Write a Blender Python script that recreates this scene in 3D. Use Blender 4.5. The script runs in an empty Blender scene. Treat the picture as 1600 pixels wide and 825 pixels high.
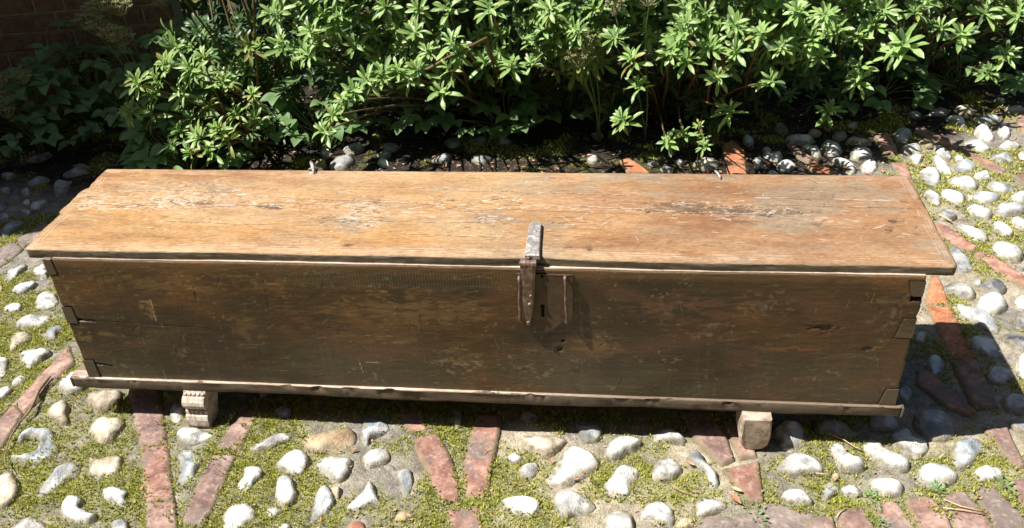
import bpy, math, random
import numpy as np
from mathutils import Vector, Matrix
random.seed(7); rng = np.random.default_rng(7)
sc = bpy.context.scene
COL = sc.collection

# ---------------------------------------------------------------- camera, sky, sun, exposure
YAW, PITCH, ROLL, FPX = -0.1324, -0.5742, -0.0522, 1410.46
CAM = np.array([0.3142, -1.4828, 1.4184])
FWD = np.array([math.sin(YAW)*math.cos(PITCH), math.cos(YAW)*math.cos(PITCH), math.sin(PITCH)])
_r0 = np.array([math.cos(YAW), -math.sin(YAW), 0.0]); _u0 = np.cross(_r0, FWD)
RGT = math.cos(ROLL)*_r0 + math.sin(ROLL)*_u0
UPV = -math.sin(ROLL)*_r0 + math.cos(ROLL)*_u0
cd = bpy.data.cameras.new('camera'); cam = bpy.data.objects.new('camera', cd); COL.objects.link(cam)
cd.sensor_width = 36; cd.sensor_fit = 'HORIZONTAL'; cd.lens = 36*FPX/1600; cd.clip_end = 300; cd.clip_start = 0.05
m = Matrix.Identity(4)
for i in range(3):
    m[i][0], m[i][1], m[i][2], m[i][3] = RGT[i], UPV[i], -FWD[i], CAM[i]
cam.matrix_world = m
sc.camera = cam

SUN = np.array([-0.647, -0.185, 1.0]); SUN /= np.linalg.norm(SUN)      # towards the sun
el = math.asin(SUN[2]); az = math.atan2(SUN[0], SUN[1])
w = bpy.data.worlds.new('World'); sc.world = w; w.use_nodes = True
nt = w.node_tree; nt.nodes.clear()
sk = nt.nodes.new('ShaderNodeTexSky'); sk.sky_type = 'NISHITA'; sk.sun_disc = False
sk.sun_elevation = el; sk.sun_rotation = az
bg = nt.nodes.new('ShaderNodeBackground'); bg.inputs[1].default_value = 0.05
wo = nt.nodes.new('ShaderNodeOutputWorld')
nt.links.new(sk.outputs[0], bg.inputs[0]); nt.links.new(bg.outputs[0], wo.inputs[0])
sl = bpy.data.lights.new('sun', 'SUN'); sl.energy = 5.0; sl.angle = math.radians(0.53); sl.color = (1.0, 0.96, 0.9)
so = bpy.data.objects.new('sun', sl); COL.objects.link(so)
so.rotation_euler = Vector(SUN).to_track_quat('Z', 'Y').to_euler()
sc.view_settings.view_transform = 'Standard'; sc.view_settings.look = 'None'
sc.view_settings.exposure = 1.0; sc.view_settings.gamma = 1.0

# ---------------------------------------------------------------- helpers
def ray(px, py):
    return FWD*FPX + (px-800)*RGT - (py-412.5)*UPV
def on_z(px, py, z=0.0):
    d = ray(px, py); return CAM + d*((z-CAM[2])/d[2])
def on_y(px, py, y=0.0):
    d = ray(px, py); return CAM + d*((y-CAM[1])/d[1])

_T = rng.random((64, 256, 256))
def vnoise(x, y, seed):
    t = _T[seed % 64]; xi = np.floor(x).astype(int); yi = np.floor(y).astype(int)
    fx = x-xi; fy = y-yi; fx = fx*fx*(3-2*fx); fy = fy*fy*(3-2*fy)
    a = t[xi & 255, yi & 255]; b = t[(xi+1) & 255, yi & 255]; c = t[xi & 255, (yi+1) & 255]; d = t[(xi+1) & 255, (yi+1) & 255]
    return (a*(1-fx)+b*fx)*(1-fy)+(c*(1-fx)+d*fx)*fy
def fbm(x, y, sx, sy, o=4, seed=0):
    s = 0; a = 1; n = 0
    for k in range(o):
        s = s + a*vnoise(x*sx*2**k+17.3*k, y*sy*2**k+9.1*k, seed+k); n += a; a *= 0.55
    return s/n
def sstep(a, b, x):
    t = np.clip((x-a)/(b-a), 0, 1); return t*t*(3-2*t)
def mixc(c, d, t):
    return c*(1-t[..., None]) + np.array(d)*t[..., None]

def tag(o, label=None, cat=None, group=None, kind=None):
    if label: o['label'] = label
    if cat: o['category'] = cat
    if group: o['group'] = group
    if kind: o['kind'] = kind
    return o
def link(name, data, parent=None, loc=(0, 0, 0)):
    o = bpy.data.objects.new(name, data); COL.objects.link(o); o.location = loc
    if parent is not None: o.parent = parent
    return o
def thing(name, label, cat, loc=(0, 0, 0), group=None):
    return tag(link(name, None, None, loc), label, cat, group)
def mesh(name, V, F, mats, smooth=True, col=None, fmat=None):
    """V (n,3) array, F (m,k) int array (k fixed) or a list of faces"""
    me = bpy.data.meshes.new(name)
    V = np.asarray(V, float)
    if isinstance(F, np.ndarray):
        k = F.shape[1]; n = len(F)
        me.vertices.add(len(V)); me.vertices.foreach_set('co', V.astype(np.float32).ravel())
        me.loops.add(n*k); me.loops.foreach_set('vertex_index', F.astype(np.int32).ravel())
        me.polygons.add(n); me.polygons.foreach_set('loop_start', np.arange(0, n*k, k, dtype=np.int32))
        me.polygons.foreach_set('loop_total', np.full(n, k, np.int32))
        me.update(calc_edges=True)
    else:
        me.from_pydata(V.tolist(), [], F)
    if smooth: me.polygons.foreach_set('use_smooth', [True]*len(me.polygons))
    for mt in (mats if isinstance(mats, (list, tuple)) else [mats]): me.materials.append(mt)
    if fmat is not None: me.polygons.foreach_set('material_index', np.asarray(fmat, np.int32))
    if col is not None:
        a = me.color_attributes.new('Col', 'FLOAT_COLOR', 'POINT')
        c = np.ones((len(V), 4), np.float32); c[:, :col.shape[1]] = col; a.data.foreach_set('color', c.ravel())
    me.update()
    return me
def obj(name, V, F, mats, parent=None, loc=(0, 0, 0), **k):
    return link(name, mesh(name, np.asarray(V, float), F, mats, **k), parent, loc)
def gridfaces(nx, ny):
    i = np.arange(nx*ny).reshape(nx, ny)
    return np.stack([i[:-1, :-1], i[1:, :-1], i[1:, 1:], i[:-1, 1:]], -1).reshape(-1, 4)

class MB:
    def __init__(s): s.V = []; s.F = []
    def add(s, V, F):
        n = len(s.V); s.V += [tuple(v) for v in V]; s.F += [tuple(i+n for i in f) for f in F]
    def box(s, x0, x1, y0, y1, z0, z1, b=0.0):
        if b <= 0:
            V = [(x, y, z) for x in (x0, x1) for y in (y0, y1) for z in (z0, z1)]
            s.add(V, [(0, 1, 3, 2), (4, 6, 7, 5), (0, 4, 5, 1), (2, 3, 7, 6), (0, 2, 6, 4), (1, 5, 7, 3)]); return
        V = []; C = ((x0, x1), (y0, y1), (z0, z1))
        import itertools
        idx = {}
        for sx, sy, sz in itertools.product((0, 1), repeat=3):
            S = (sx, sy, sz)
            for ax in range(3):
                p = [C[a][S[a]] + (0 if a == ax else (b if S[a] == 0 else -b)) for a in range(3)]
                idx[(S, ax)] = len(V); V.append(p)
        F = []
        for ax in range(3):
            a, c = [q for q in range(3) if q != ax]
            for sd in (0, 1):
                q = []
                for u, v in ((0, 0), (1, 0), (1, 1), (0, 1)):
                    S = [0, 0, 0]; S[ax] = sd; S[a] = u; S[c] = v; q.append(idx[(tuple(S), ax)])
                F.append(q)
            for u in (0, 1):
                for v in (0, 1):
                    S0 = [0, 0, 0]; S1 = [0, 0, 0]; S0[a] = S1[a] = u; S0[c] = S1[c] = v; S1[ax] = 1
                    S0, S1 = tuple(S0), tuple(S1)
                    F.append([idx[(S0, a)], idx[(S1, a)], idx[(S1, c)], idx[(S0, c)]])
        for S in itertools.product((0, 1), repeat=3): F.append([idx[(S, 0)], idx[(S, 1)], idx[(S, 2)]])
        s.add(V, F)
    def tube(s, P, R, n=8, cap=True):
        P = [np.array(p, float) for p in P]; R = list(R) if hasattr(R, '__len__') else [R]*len(P)
        V = []; a = None
        for i, p in enumerate(P):
            t = P[min(i+1, len(P)-1)]-P[max(i-1, 0)]; t = t/(np.linalg.norm(t)+1e-9)
            if a is None: a = np.cross(t, (0.3, 0.2, 1)); 
            a = a-t*(a@t)
            if np.linalg.norm(a) < 1e-4: a = np.cross(t, (1, 0, 0))
            a = a/np.linalg.norm(a); b = np.cross(t, a)
            for k in range(n):
                q = 2*math.pi*k/n; V.append(p+R[i]*(a*math.cos(q)+b*math.sin(q)))
        F = [(i*n+k, i*n+(k+1) % n, (i+1)*n+(k+1) % n, (i+1)*n+k) for i in range(len(P)-1) for k in range(n)]
        if cap: F += [tuple(range(n))[::-1], tuple((len(P)-1)*n+k for k in range(n))]
        s.add(V, F)
    def sphere(s, c, r, n=8, m=5, sc_=(1, 1, 1)):
        V = []; F = []
        for j in range(m+1):
            t = math.pi*j/m
            for k in range(n):
                q = 2*math.pi*k/n; V.append((c[0]+r*sc_[0]*math.sin(t)*math.cos(q), c[1]+r*sc_[1]*math.sin(t)*math.sin(q), c[2]+r*sc_[2]*math.cos(t)))
        for j in range(m):
            for k in range(n): F.append((j*n+k, (j+1)*n+k, (j+1)*n+(k+1) % n, j*n+(k+1) % n))
        s.add(V, F)
    def prism(s, P, ax, a0, a1):
        """outline P of 2-D points, extruded along axis ax from a0 to a1"""
        def p3(u, v, a): return {0: (a, u, v), 1: (u, a, v), 2: (u, v, a)}[ax]
        n = len(P); V = [p3(u, v, a0) for u, v in P]+[p3(u, v, a1) for u, v in P]
        s.add(V, [tuple(range(n))[::-1], tuple(range(n, 2*n))]+[(i, (i+1) % n, n+(i+1) % n, n+i) for i in range(n)])
    def build(s, name, mt, parent=None, smooth=False, loc=(0, 0, 0)):
        V = np.array(s.V)
        me = bpy.data.meshes.new(name); me.from_pydata(V.tolist(), [], s.F); me.materials.append(mt)
        import bmesh
        bm = bmesh.new(); bm.from_mesh(me); bmesh.ops.recalc_face_normals(bm, faces=bm.faces); bm.to_mesh(me); bm.free()
        if smooth: me.polygons.foreach_set('use_smooth', [True]*len(me.polygons))
        me.update(); return link(name, me, parent, loc)

# ---------------------------------------------------------------- materials
class NM:
    def __init__(s, name):
        s.m = bpy.data.materials.new(name); s.m.use_nodes = True; s.t = s.m.node_tree
        s.t.nodes.clear(); s.out = s.n('OutputMaterial'); s.p = s.n('BsdfPrincipled'); s.l(s.p.outputs[0], s.out.inputs[0])
        g = s.n('NewGeometry'); s.pos = g.outputs['Position']
    def n(s, t, **k):
        o = s.t.nodes.new('ShaderNode'+t)
        for a, b in k.items(): setattr(o, a, b)
        return o
    def l(s, a, b): s.t.links.new(a, b)
    def noise(s, scale, detail=4, vec=None, stretch=None, rough=0.6):
        v = vec or s.pos
        if stretch:
            mp = s.n('Mapping'); mp.inputs['Scale'].default_value = stretch; s.l(v, mp.inputs[0]); v = mp.outputs[0]
        o = s.n('TexNoise'); o.inputs['Scale'].default_value = scale; o.inputs['Detail'].default_value = detail
        o.inputs['Roughness'].default_value = rough; s.l(v, o.inputs['Vector']); return o.outputs['Fac']
    def ramp(s, f, stops):
        o = s.n('ValToRGB'); e = o.color_ramp.elements
        while len(e) < len(stops): e.new(0.5)
        for i, (p, c) in enumerate(stops):
            e[i].position = p; e[i].color = (c, c, c, 1) if not hasattr(c, '__len__') else (*c, 1)
        s.l(f, o.inputs[0]); return o.outputs[0]
    def mix(s, f, a, b, mode='MIX'):
        o = s.n('Mix', data_type='RGBA', blend_type=mode)
        for v, i in ((f, 0), (a, 6), (b, 7)):
            if hasattr(v, 'links'): s.l(v, o.inputs[i])
            else: o.inputs[i].default_value = v if i == 0 else (*v, 1)
        return o.outputs[2]
    def math(s, op, a, b=0.0):
        o = s.n('Math', operation=op)
        for v, i in ((a, 0), (b, 1)):
            if hasattr(v, 'links'): s.l(v, o.inputs[i])
            else: o.inputs[i].default_value = v
        return o.outputs[0]
    def attr(s): return s.n('VertexColor', layer_name='Col').outputs
    def bump(s, h, st, d=0.002):
        o = s.n('Bump'); o.inputs['Strength'].default_value = st; o.inputs['Distance'].default_value = d
        s.l(h, o.inputs['Height']); s.l(o.outputs[0], s.p.inputs['Normal']); return o
    def fin(s, col, rough=0.7, spec=0.4, metal=0.0):
        for v, k in ((col, 'Base Color'), (rough, 'Roughness'), (metal, 'Metallic'), (spec, 'Specular IOR Level')):
            if hasattr(v, 'links'): s.l(v, s.p.inputs[k])
            else: s.p.inputs[k].default_value = (*v, 1) if k == 'Base Color' else v
        return s.m

def mat_wood(name, fine=0.4, rough=(0.45, 0.75), stretch=(1.2, 14, 14), bst=0.35, spec=0.35):
    q = NM(name); c = q.attr()[0]
    a = q.noise(28, 6, stretch=stretch, rough=0.7); b = q.noise(220, 3, stretch=(0.35, 2.2, 2.2))
    f = q.ramp(a, [(0.25, 1-fine), (0.75, 1+fine*0.55)]); f2 = q.ramp(b, [(0.3, 0.82), (0.7, 1.12)])
    cc = q.mix(1.0, q.mix(1.0, c, f, 'MULTIPLY'), f2, 'MULTIPLY')
    # open pores and nicks of old oak
    pr = q.noise(420, 2, stretch=(0.22, 1.6, 1.6)); pm = q.ramp(pr, [(0.27, 0.35), (0.36, 1.0)])
    cc = q.mix(1.0, cc, pm, 'MULTIPLY')
    q.bump(q.math('ADD', q.math('MULTIPLY', a, 1.0), q.math('MULTIPLY', pm, 0.6)), bst, 0.0015)
    r = q.ramp(q.noise(15, 4), [(0.3, rough[0]), (0.7, rough[1])])
    return q.fin(cc, r, spec)
M_LID = mat_wood('weathered_oak_lid', 0.32, (0.5, 0.8), bst=0.4)
M_FRONT = mat_wood('dark_polished_oak', 0.15, (0.26, 0.48), stretch=(3, 7, 7), bst=0.7, spec=0.5)
M_EDGE = mat_wood('greyed_oak_edge', 0.35, (0.6, 0.85), bst=0.5)

def mat_plain(name, cols, scale=30, rough=0.7, spec=0.4, metal=0.0, bst=0.4, bd=0.002, stretch=None, detail=5):
    q = NM(name); a = q.noise(scale, detail, stretch=stretch, rough=0.65)
    n = len(cols); c = q.ramp(a, [(0.3+0.4*i/max(1, n-1), cols[i]) for i in range(n)])
    b = q.noise(scale*6, 3); q.bump(q.math('ADD', a, q.math('MULTIPLY', b, 0.4)), bst, bd)
    c = q.mix(1.0, c, q.ramp(b, [(0.3, 0.8), (0.7, 1.15)]), 'MULTIPLY')
    return q.fin(c, rough, spec, metal)
M_IRON = mat_plain('old_iron', [(0.09, 0.045, 0.03), (0.16, 0.10, 0.07), (0.28, 0.23, 0.20)], 75, 0.5, 0.5, 0.4, 0.6, 0.0012)
M_IRONDK = mat_plain('dark_iron_plate', [(0.055, 0.032, 0.02), (0.10, 0.065, 0.042)], 40, 0.5, 0.45, 0.3, 0.4, 0.001)
M_IRONWORN = mat_plain('worn_grey_iron', [(0.16, 0.13, 0.11), (0.33, 0.30, 0.28), (0.68, 0.66, 0.64)], 75, 0.5, 0.5, 0.3, 0.7, 0.0015)
M_BLACK = mat_plain('keyhole_black', [(0.004, 0.003, 0.003), (0.008, 0.006, 0.005)], 40, 0.9, 0.1)
M_FOOTL = mat_plain('limed_carved_oak', [(0.20, 0.14, 0.10), (0.46, 0.38, 0.31), (0.66, 0.61, 0.54)], 38, 0.75, 0.3, 0, 0.5, 0.0015, (3, 1, 1))
M_FOOTR = mat_plain('worn_block_oak', [(0.15, 0.095, 0.065), (0.38, 0.30, 0.23), (0.56, 0.48, 0.37)], 30, 0.75, 0.3, 0, 0.6, 0.002)

def mat_stone(name, lo, mid, hi, wet=0.0, rough=0.62):
    q = NM(name); at = q.attr(); rim = q.n('SeparateColor'); q.l(at[0], rim.inputs[0])
    oi = q.n('ObjectInfo'); vv = q.n('VectorMath', operation='MULTIPLY_ADD')
    cx = q.n('CombineXYZ')
    for i in range(3): q.l(oi.outputs['Random'], cx.inputs[i])
    vv.inputs[1].default_value = (1, 1, 1); q.l(q.pos, vv.inputs[0]); q.l(cx.outputs[0], vv.inputs[2]); v = vv.outputs[0]
    a = q.noise(17, 5, v); b = q.noise(70, 5, v, rough=0.7); d = q.noise(9, 3, v)
    c = q.ramp(a, [(0.36, lo), (0.47, mid), (0.58, hi)])
    c = q.mix(1.0, c, q.ramp(b, [(0.3, (0.66, 0.64, 0.60)), (0.5, 1.0), (0.75, 1.12)]), 'MULTIPLY')
    c = q.mix(1.0, c, q.ramp(oi.outputs['Random'], [(0.0, 0.74), (0.6, 1.0), (1.0, 1.05)]), 'MULTIPLY')
    pit = q.noise(240, 2, v); c = q.mix(1.0, c, q.ramp(pit, [(0.28, 0.45), (0.36, 1.0)]), 'MULTIPLY')
    dirt = q.ramp(b, [(0.35, (0.10, 0.09, 0.045)), (0.65, (0.24, 0.20, 0.13))])
    f = q.math('MULTIPLY', rim.outputs[0], q.ramp(q.noise(55, 4, v), [(0.3, 0.35), (0.6, 1.0)]))
    c = q.mix(f, c, dirt)
    q.bump(q.math('ADD', q.math('MULTIPLY', b, 0.7), q.math('ADD', q.math('MULTIPLY', pit, 0.5), d)), 0.8, 0.005)
    r = q.ramp(d, [(0.35, rough-0.30*wet), (0.65, rough+0.1)])
    return q.fin(c, r, 0.4+0.3*wet)
STONE = {
 'w': mat_stone('white_flint', (0.30, 0.305, 0.30), (0.56, 0.55, 0.52), (0.73, 0.715, 0.68)),
 'c': mat_stone('cream_flint', (0.36, 0.29, 0.20), (0.54, 0.47, 0.36), (0.66, 0.60, 0.49)),
 'g': mat_stone('grey_flint', (0.16, 0.17, 0.18), (0.32, 0.33, 0.34), (0.50, 0.50, 0.48), 0.4),
 'b': mat_stone('blue_grey_flint', (0.20, 0.23, 0.25), (0.36, 0.39, 0.41), (0.55, 0.57, 0.57)),
 't': mat_stone('tan_pebble', (0.30, 0.20, 0.12), (0.45, 0.33, 0.20), (0.55, 0.44, 0.30)),
 'd': mat_stone('dark_glossy_flint', (0.06, 0.065, 0.075), (0.14, 0.145, 0.155), (0.34, 0.33, 0.30), 0.5, 0.5),
 'r': mat_stone('red_chip', (0.24, 0.09, 0.05), (0.36, 0.15, 0.09), (0.45, 0.24, 0.16)),
}
def mat_brick(name, lo, mid, hi, soot=0.5):
    q = NM(name); at = q.attr(); rim = q.n('SeparateColor'); q.l(at[0], rim.inputs[0])
    oi = q.n('ObjectInfo')
    a = q.noise(22, 5); b = q.noise(110, 4, rough=0.7); e = q.noise(8, 3)
    c = q.ramp(a, [(0.34, lo), (0.5, mid), (0.64, hi)])
    c = q.mix(1.0, c, q.ramp(b, [(0.28, 0.62), (0.5, 1.0), (0.75, 1.2)]), 'MULTIPLY')
    c = q.mix(1.0, c, q.ramp(oi.outputs['Random'], [(0.0, (0.78, 0.76, 0.78)), (1.0, (1.12, 1.05, 1.0))]), 'MULTIPLY')
    c = q.mix(q.ramp(e, [(0.5, 0.0), (0.62, soot)]), c, (0.16, 0.13, 0.115))
    c = q.mix(q.ramp(q.noise(75, 5), [(0.54, 0.0), (0.66, 0.4)]), c, (0.42, 0.36, 0.30))
    c = q.mix(q.math('MULTIPLY', rim.outputs[0], q.ramp(b, [(0.35, 0.3), (0.6, 0.95)])), c, (0.15, 0.135, 0.07))
    q.bump(q.math('ADD', a, q.math('MULTIPLY', b, 0.6)), 0.7, 0.003)
    return q.fin(c, 0.82, 0.25)
BRICK = {
 'p': mat_brick('worn_red_brick', (0.16, 0.085, 0.065), (0.29, 0.155, 0.115), (0.39, 0.24, 0.19), 0.8),
 'o': mat_brick('orange_red_brick', (0.33, 0.11, 0.05), (0.44, 0.17, 0.08), (0.50, 0.23, 0.12), 0.2),
 'k': mat_brick('pink_brown_brick', (0.155, 0.10, 0.085), (0.27, 0.17, 0.14), (0.38, 0.275, 0.23), 0.8),
 'x': mat_brick('dark_cement_slab', (0.13, 0.105, 0.09), (0.20, 0.165, 0.145), (0.28, 0.235, 0.205), 0.6),
}
def mat_ground():
    q = NM('mortar_soil_moss_ground'); at = q.attr(); s = q.n('SeparateColor'); q.l(at[0], s.inputs[0])
    moss, mort, soil = s.outputs[0], s.outputs[1], s.outputs[2]
    a = q.noise(45, 6, rough=0.7); b = q.noise(260, 3); d = q.noise(12, 4)
    base = q.ramp(a, [(0.3, (0.13, 0.115, 0.095)), (0.5, (0.23, 0.205, 0.175)), (0.7, (0.33, 0.30, 0.265))])
    mc = q.ramp(a, [(0.3, (0.25, 0.20, 0.13)), (0.5, (0.37, 0.315, 0.235)), (0.68, (0.47, 0.42, 0.33))])
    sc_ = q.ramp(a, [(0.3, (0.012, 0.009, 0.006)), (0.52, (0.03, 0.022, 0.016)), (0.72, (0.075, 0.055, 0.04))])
    mo = q.ramp(a, [(0.3, (0.08, 0.085, 0.02)), (0.5, (0.19, 0.20, 0.045)), (0.7, (0.32, 0.31, 0.10))])
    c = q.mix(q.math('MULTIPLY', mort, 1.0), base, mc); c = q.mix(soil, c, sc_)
    c = q.mix(moss, c, mo)
    c = q.mix(1.0, c, q.ramp(b, [(0.28, 0.55), (0.5, 1.0), (0.75, 1.35)]), 'MULTIPLY')
    c = q.mix(1.0, c, q.ramp(d, [(0.3, 0.8), (0.7, 1.12)]), 'MULTIPLY')
    q.bump(q.math('ADD', a, q.math('MULTIPLY', b, 0.7)), 1.0, 0.006)
    return q.fin(c, 0.9, 0.2)
M_GROUND = mat_ground()
def mat_leaf(name, stops, scale=26, trans=0.35, rough=0.42, tcol=(0.20, 0.45, 0.06)):
    q = NM(name); oi = q.n('ObjectInfo')
    a = q.noise(scale, 3); c = q.ramp(a, [(0.32+0.36*i/(len(stops)-1), stops[i]) for i in range(len(stops))])
    c = q.mix(1.0, c, q.ramp(oi.outputs['Random'], [(0.0, 0.85), (1.0, 1.15)]), 'MULTIPLY')
    bf = q.n('NewGeometry'); c = q.mix(q.math('MULTIPLY', bf.outputs['Backfacing'], 0.35), c, (0.16, 0.24, 0.13))
    q.fin(c, rough, 0.5)
    tr = q.n('BsdfTranslucent'); q.l(q.mix(0.5, c, tcol), tr.inputs[0])
    mx = q.n('MixShader'); mx.inputs[0].default_value = trans
    q.l(q.p.outputs[0], mx.inputs[1]); q.l(tr.outputs[0], mx.inputs[2]); q.l(mx.outputs[0], q.out.inputs[0])
    return q.m
M_LEAF = mat_leaf('shrub_leaf', [(0.20, 0.33, 0.065), (0.34, 0.51, 0.125), (0.48, 0.63, 0.21)])
M_LEAFD = mat_leaf('shrub_leaf_dark_shade', [(0.035, 0.07, 0.024), (0.06, 0.115, 0.036), (0.09, 0.155, 0.05)])  # dark copy of the shrub leaf, shade put into its colour; also hedge leaves
M_LEAFY = mat_leaf('shrub_leaf_yellowing', [(0.20, 0.30, 0.05), (0.34, 0.43, 0.08), (0.48, 0.44, 0.10), (0.45, 0.24, 0.07)], 30)
M_BROAD = mat_leaf('broad_soft_leaf', [(0.08, 0.15, 0.04), (0.12, 0.22, 0.055), (0.17, 0.28, 0.08)], 20, 0.3, 0.55)
M_UMBEL = mat_leaf('umbel_seedhead', [(0.25, 0.24, 0.10), (0.36, 0.35, 0.17), (0.48, 0.44, 0.24)], 90, 0.2, 0.7)
M_STEM = mat_plain('red_brown_stem', [(0.12, 0.05, 0.03), (0.16, 0.14, 0.05)], 20, 0.6, 0.3)
M_GSTEM = mat_plain('green_stem', [(0.08, 0.12, 0.03), (0.14, 0.18, 0.06)], 20, 0.6, 0.3)
M_TWIG = mat_plain('dry_twig', [(0.12, 0.08, 0.05), (0.30, 0.22, 0.14)], 60, 0.8, 0.2)
M_STRAW = mat_plain('dry_straw', [(0.42, 0.28, 0.15), (0.60, 0.46, 0.30)], 60, 0.8, 0.2)
M_DRYLEAF = mat_plain('dry_leaf', [(0.22, 0.07, 0.04), (0.40, 0.20, 0.12), (0.55, 0.40, 0.28)], 35, 0.7, 0.3)
M_MOSS = mat_leaf('moss', [(0.14, 0.12, 0.04), (0.26, 0.28, 0.04), (0.43, 0.44, 0.075), (0.55, 0.52, 0.13), (0.32, 0.25, 0.13)], 60, 0.3, 0.7, (0.42, 0.40, 0.05))
M_WEED = mat_leaf('fresh_weed', [(0.16, 0.30, 0.07), (0.26, 0.42, 0.12)], 40)
M_GRIT = mat_plain('grit', [(0.12, 0.10, 0.085), (0.30, 0.27, 0.23), (0.55, 0.50, 0.44)], 50, 0.8, 0.3)

# ---------------------------------------------------------------- traced paving (outline of each stone and brick as it lies on the ground)
def S(ox, oy, k, items):
    return [(t, [(ox+x/k, oy+y/k) for x, y in zip(p[::2], p[1::2])]) for t, p in items]
ST = []
ST += S(0, 619, 4, [
 ('c', (285,95,340,50,390,20,415,40,410,110,415,150,370,150,320,120)),
 ('c', (544,-28,600,-48,680,-36,756,-40,732,24,672,68,600,76,560,28)),
 ('c', (550,190,590,150,650,120,700,130,760,125,765,160,720,220,690,260,640,275,590,240)),
 ('b', (110,280,140,225,210,205,310,205,330,270,345,335,290,365,225,385,210,415,170,385,70,380,80,355,170,350,230,315,240,270,180,250,130,290)),
 ('g', (235,605,240,570,310,500,340,450,400,425,470,410,475,450,460,490,400,520,340,560,270,600)),
 ('c', (560,370,620,395,680,370,745,360,755,430,700,470,640,480,605,510,570,450)),
 ('b', (640,570,700,555,760,560,795,590,770,630,800,665,740,670,690,640,650,600)),
 ('w', (390,680,430,625,500,625,520,650,490,690,540,710,600,725,580,755,520,780,450,770,400,730)),
 ('c', (-60,560,0,480,40,460,90,510,120,570,90,620,50,650,0,680,-60,640)),
 ('w', (60,810,120,760,190,740,250,780,280,830,200,880,80,880)),
 ('g', (700,770,760,755,790,790,780,840,700,840)),
 ('w', (1100,230,1150,185,1220,190,1330,230,1280,255,1190,285,1120,280)),
 ('b', (1110,350,1160,325,1230,350,1265,390,1220,450,1180,510,1130,540,1105,510,1130,430)),
 ('w', (1490,530,1530,490,1520,450,1570,435,1625,440,1630,490,1590,520,1550,570,1500,560)),
 ('w', (1400,720,1450,680,1530,655,1585,700,1580,750,1530,775,1500,830,1410,840)),
 ('w', (1065,60,1130,20,1140,90,1110,150,1070,130)),
])
ST += S(400, 619, 4, [
 ('w', (-20,300,50,260,150,225,195,245,190,270,110,300,40,325,-20,320)),
 ('t', (300,235,420,205,500,180,570,185,610,230,590,290,520,320,450,320,370,340,310,320)),
 ('b', (680,130,760,125,820,180,780,220,730,240,700,290,660,250,670,190)),
 ('w', (125,420,180,350,260,325,320,370,310,430,260,470,170,455)),
 ('w', (385,440,400,380,450,365,560,370,595,400,575,470,520,515,450,500)),
 ('w', (670,380,710,335,770,320,825,350,815,390,760,410,700,430)),
 ('b', (810,430,860,425,880,465,950,440,970,510,950,570,920,605,900,540,860,470)),
 ('w', (130,560,140,510,180,495,225,515,240,570,260,600,220,660,160,670,120,610)),
 ('w', (70,730,75,700,110,685,150,700,140,720,100,740)),
 ('b', (345,770,355,700,370,600,430,550,470,590,485,650,440,710,390,740)),
 ('w', (575,690,590,650,660,600,700,525,730,560,750,630,765,650,700,665,620,700)),
 ('t', (880,765,890,730,950,705,975,730,950,765,910,780)),
 ('r', (550,820,600,780,650,780,680,830,600,850)),
 ('w', (120,824,170,790,210,800,200,850,130,850)),
 ('w', (740,824,780,810,820,830,800,850,750,850)),
 ('g', (1250,100,1280,110,1280,180,1255,190,1240,140)),
 ('t', (460,565,500,555,525,575,505,630,475,605)),
 ('g', (120,80,170,60,220,80,190,110,140,110)),
])
ST += S(800, 619, 4, [
 ('w', (-60,650,0,625,80,620,150,640,170,680,130,715,70,725,0,700,-40,680)),
 ('w', (-20,370,20,350,55,375,40,395,-10,400)),
 ('c', (70,260,110,235,230,235,330,250,290,300,240,345,180,340,110,300)),
 ('w', (240,480,280,430,330,330,400,305,480,340,540,400,530,440,460,480,390,510,330,540,250,520)),
 ('w', (600,310,660,255,730,250,800,275,780,300,700,350,630,385,595,350)),
 ('w', (50,450,80,415,140,410,155,440,120,490,70,490)),
 ('w', (890,440,920,390,970,365,1020,390,1050,450,1020,490,940,510,890,480)),
 ('w', (620,500,650,450,700,430,770,440,785,480,740,540,730,590,670,600,600,580,580,550)),
 ('w', (250,640,290,600,370,580,430,610,510,660,480,700,390,720,340,740,290,700)),
 ('g', (1115,370,1150,345,1190,370,1220,420,1270,460,1280,510,1260,545,1225,520,1210,470,1160,430,1120,400)),
 ('w', (820,710,850,670,930,655,980,690,1005,740,990,790,930,780,880,750,830,740)),
 ('w', (570,770,620,720,700,700,745,740,745,820,690,850,620,830,580,810)),
 ('w', (1160,680,1180,630,1260,625,1330,660,1310,700,1240,720,1180,740)),
 ('t', (1040,780,1070,755,1120,760,1130,790,1090,810,1050,800)),
 ('g', (400,140,470,150,550,180,540,245,450,255,430,200)),
 ('g', (890,230,970,190,1060,240,1080,265,980,265,910,250)),
 ('w', (320,828,370,810,400,840,350,860)),
 ('g', (60,110,110,90,160,120,110,150)),
])
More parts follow.
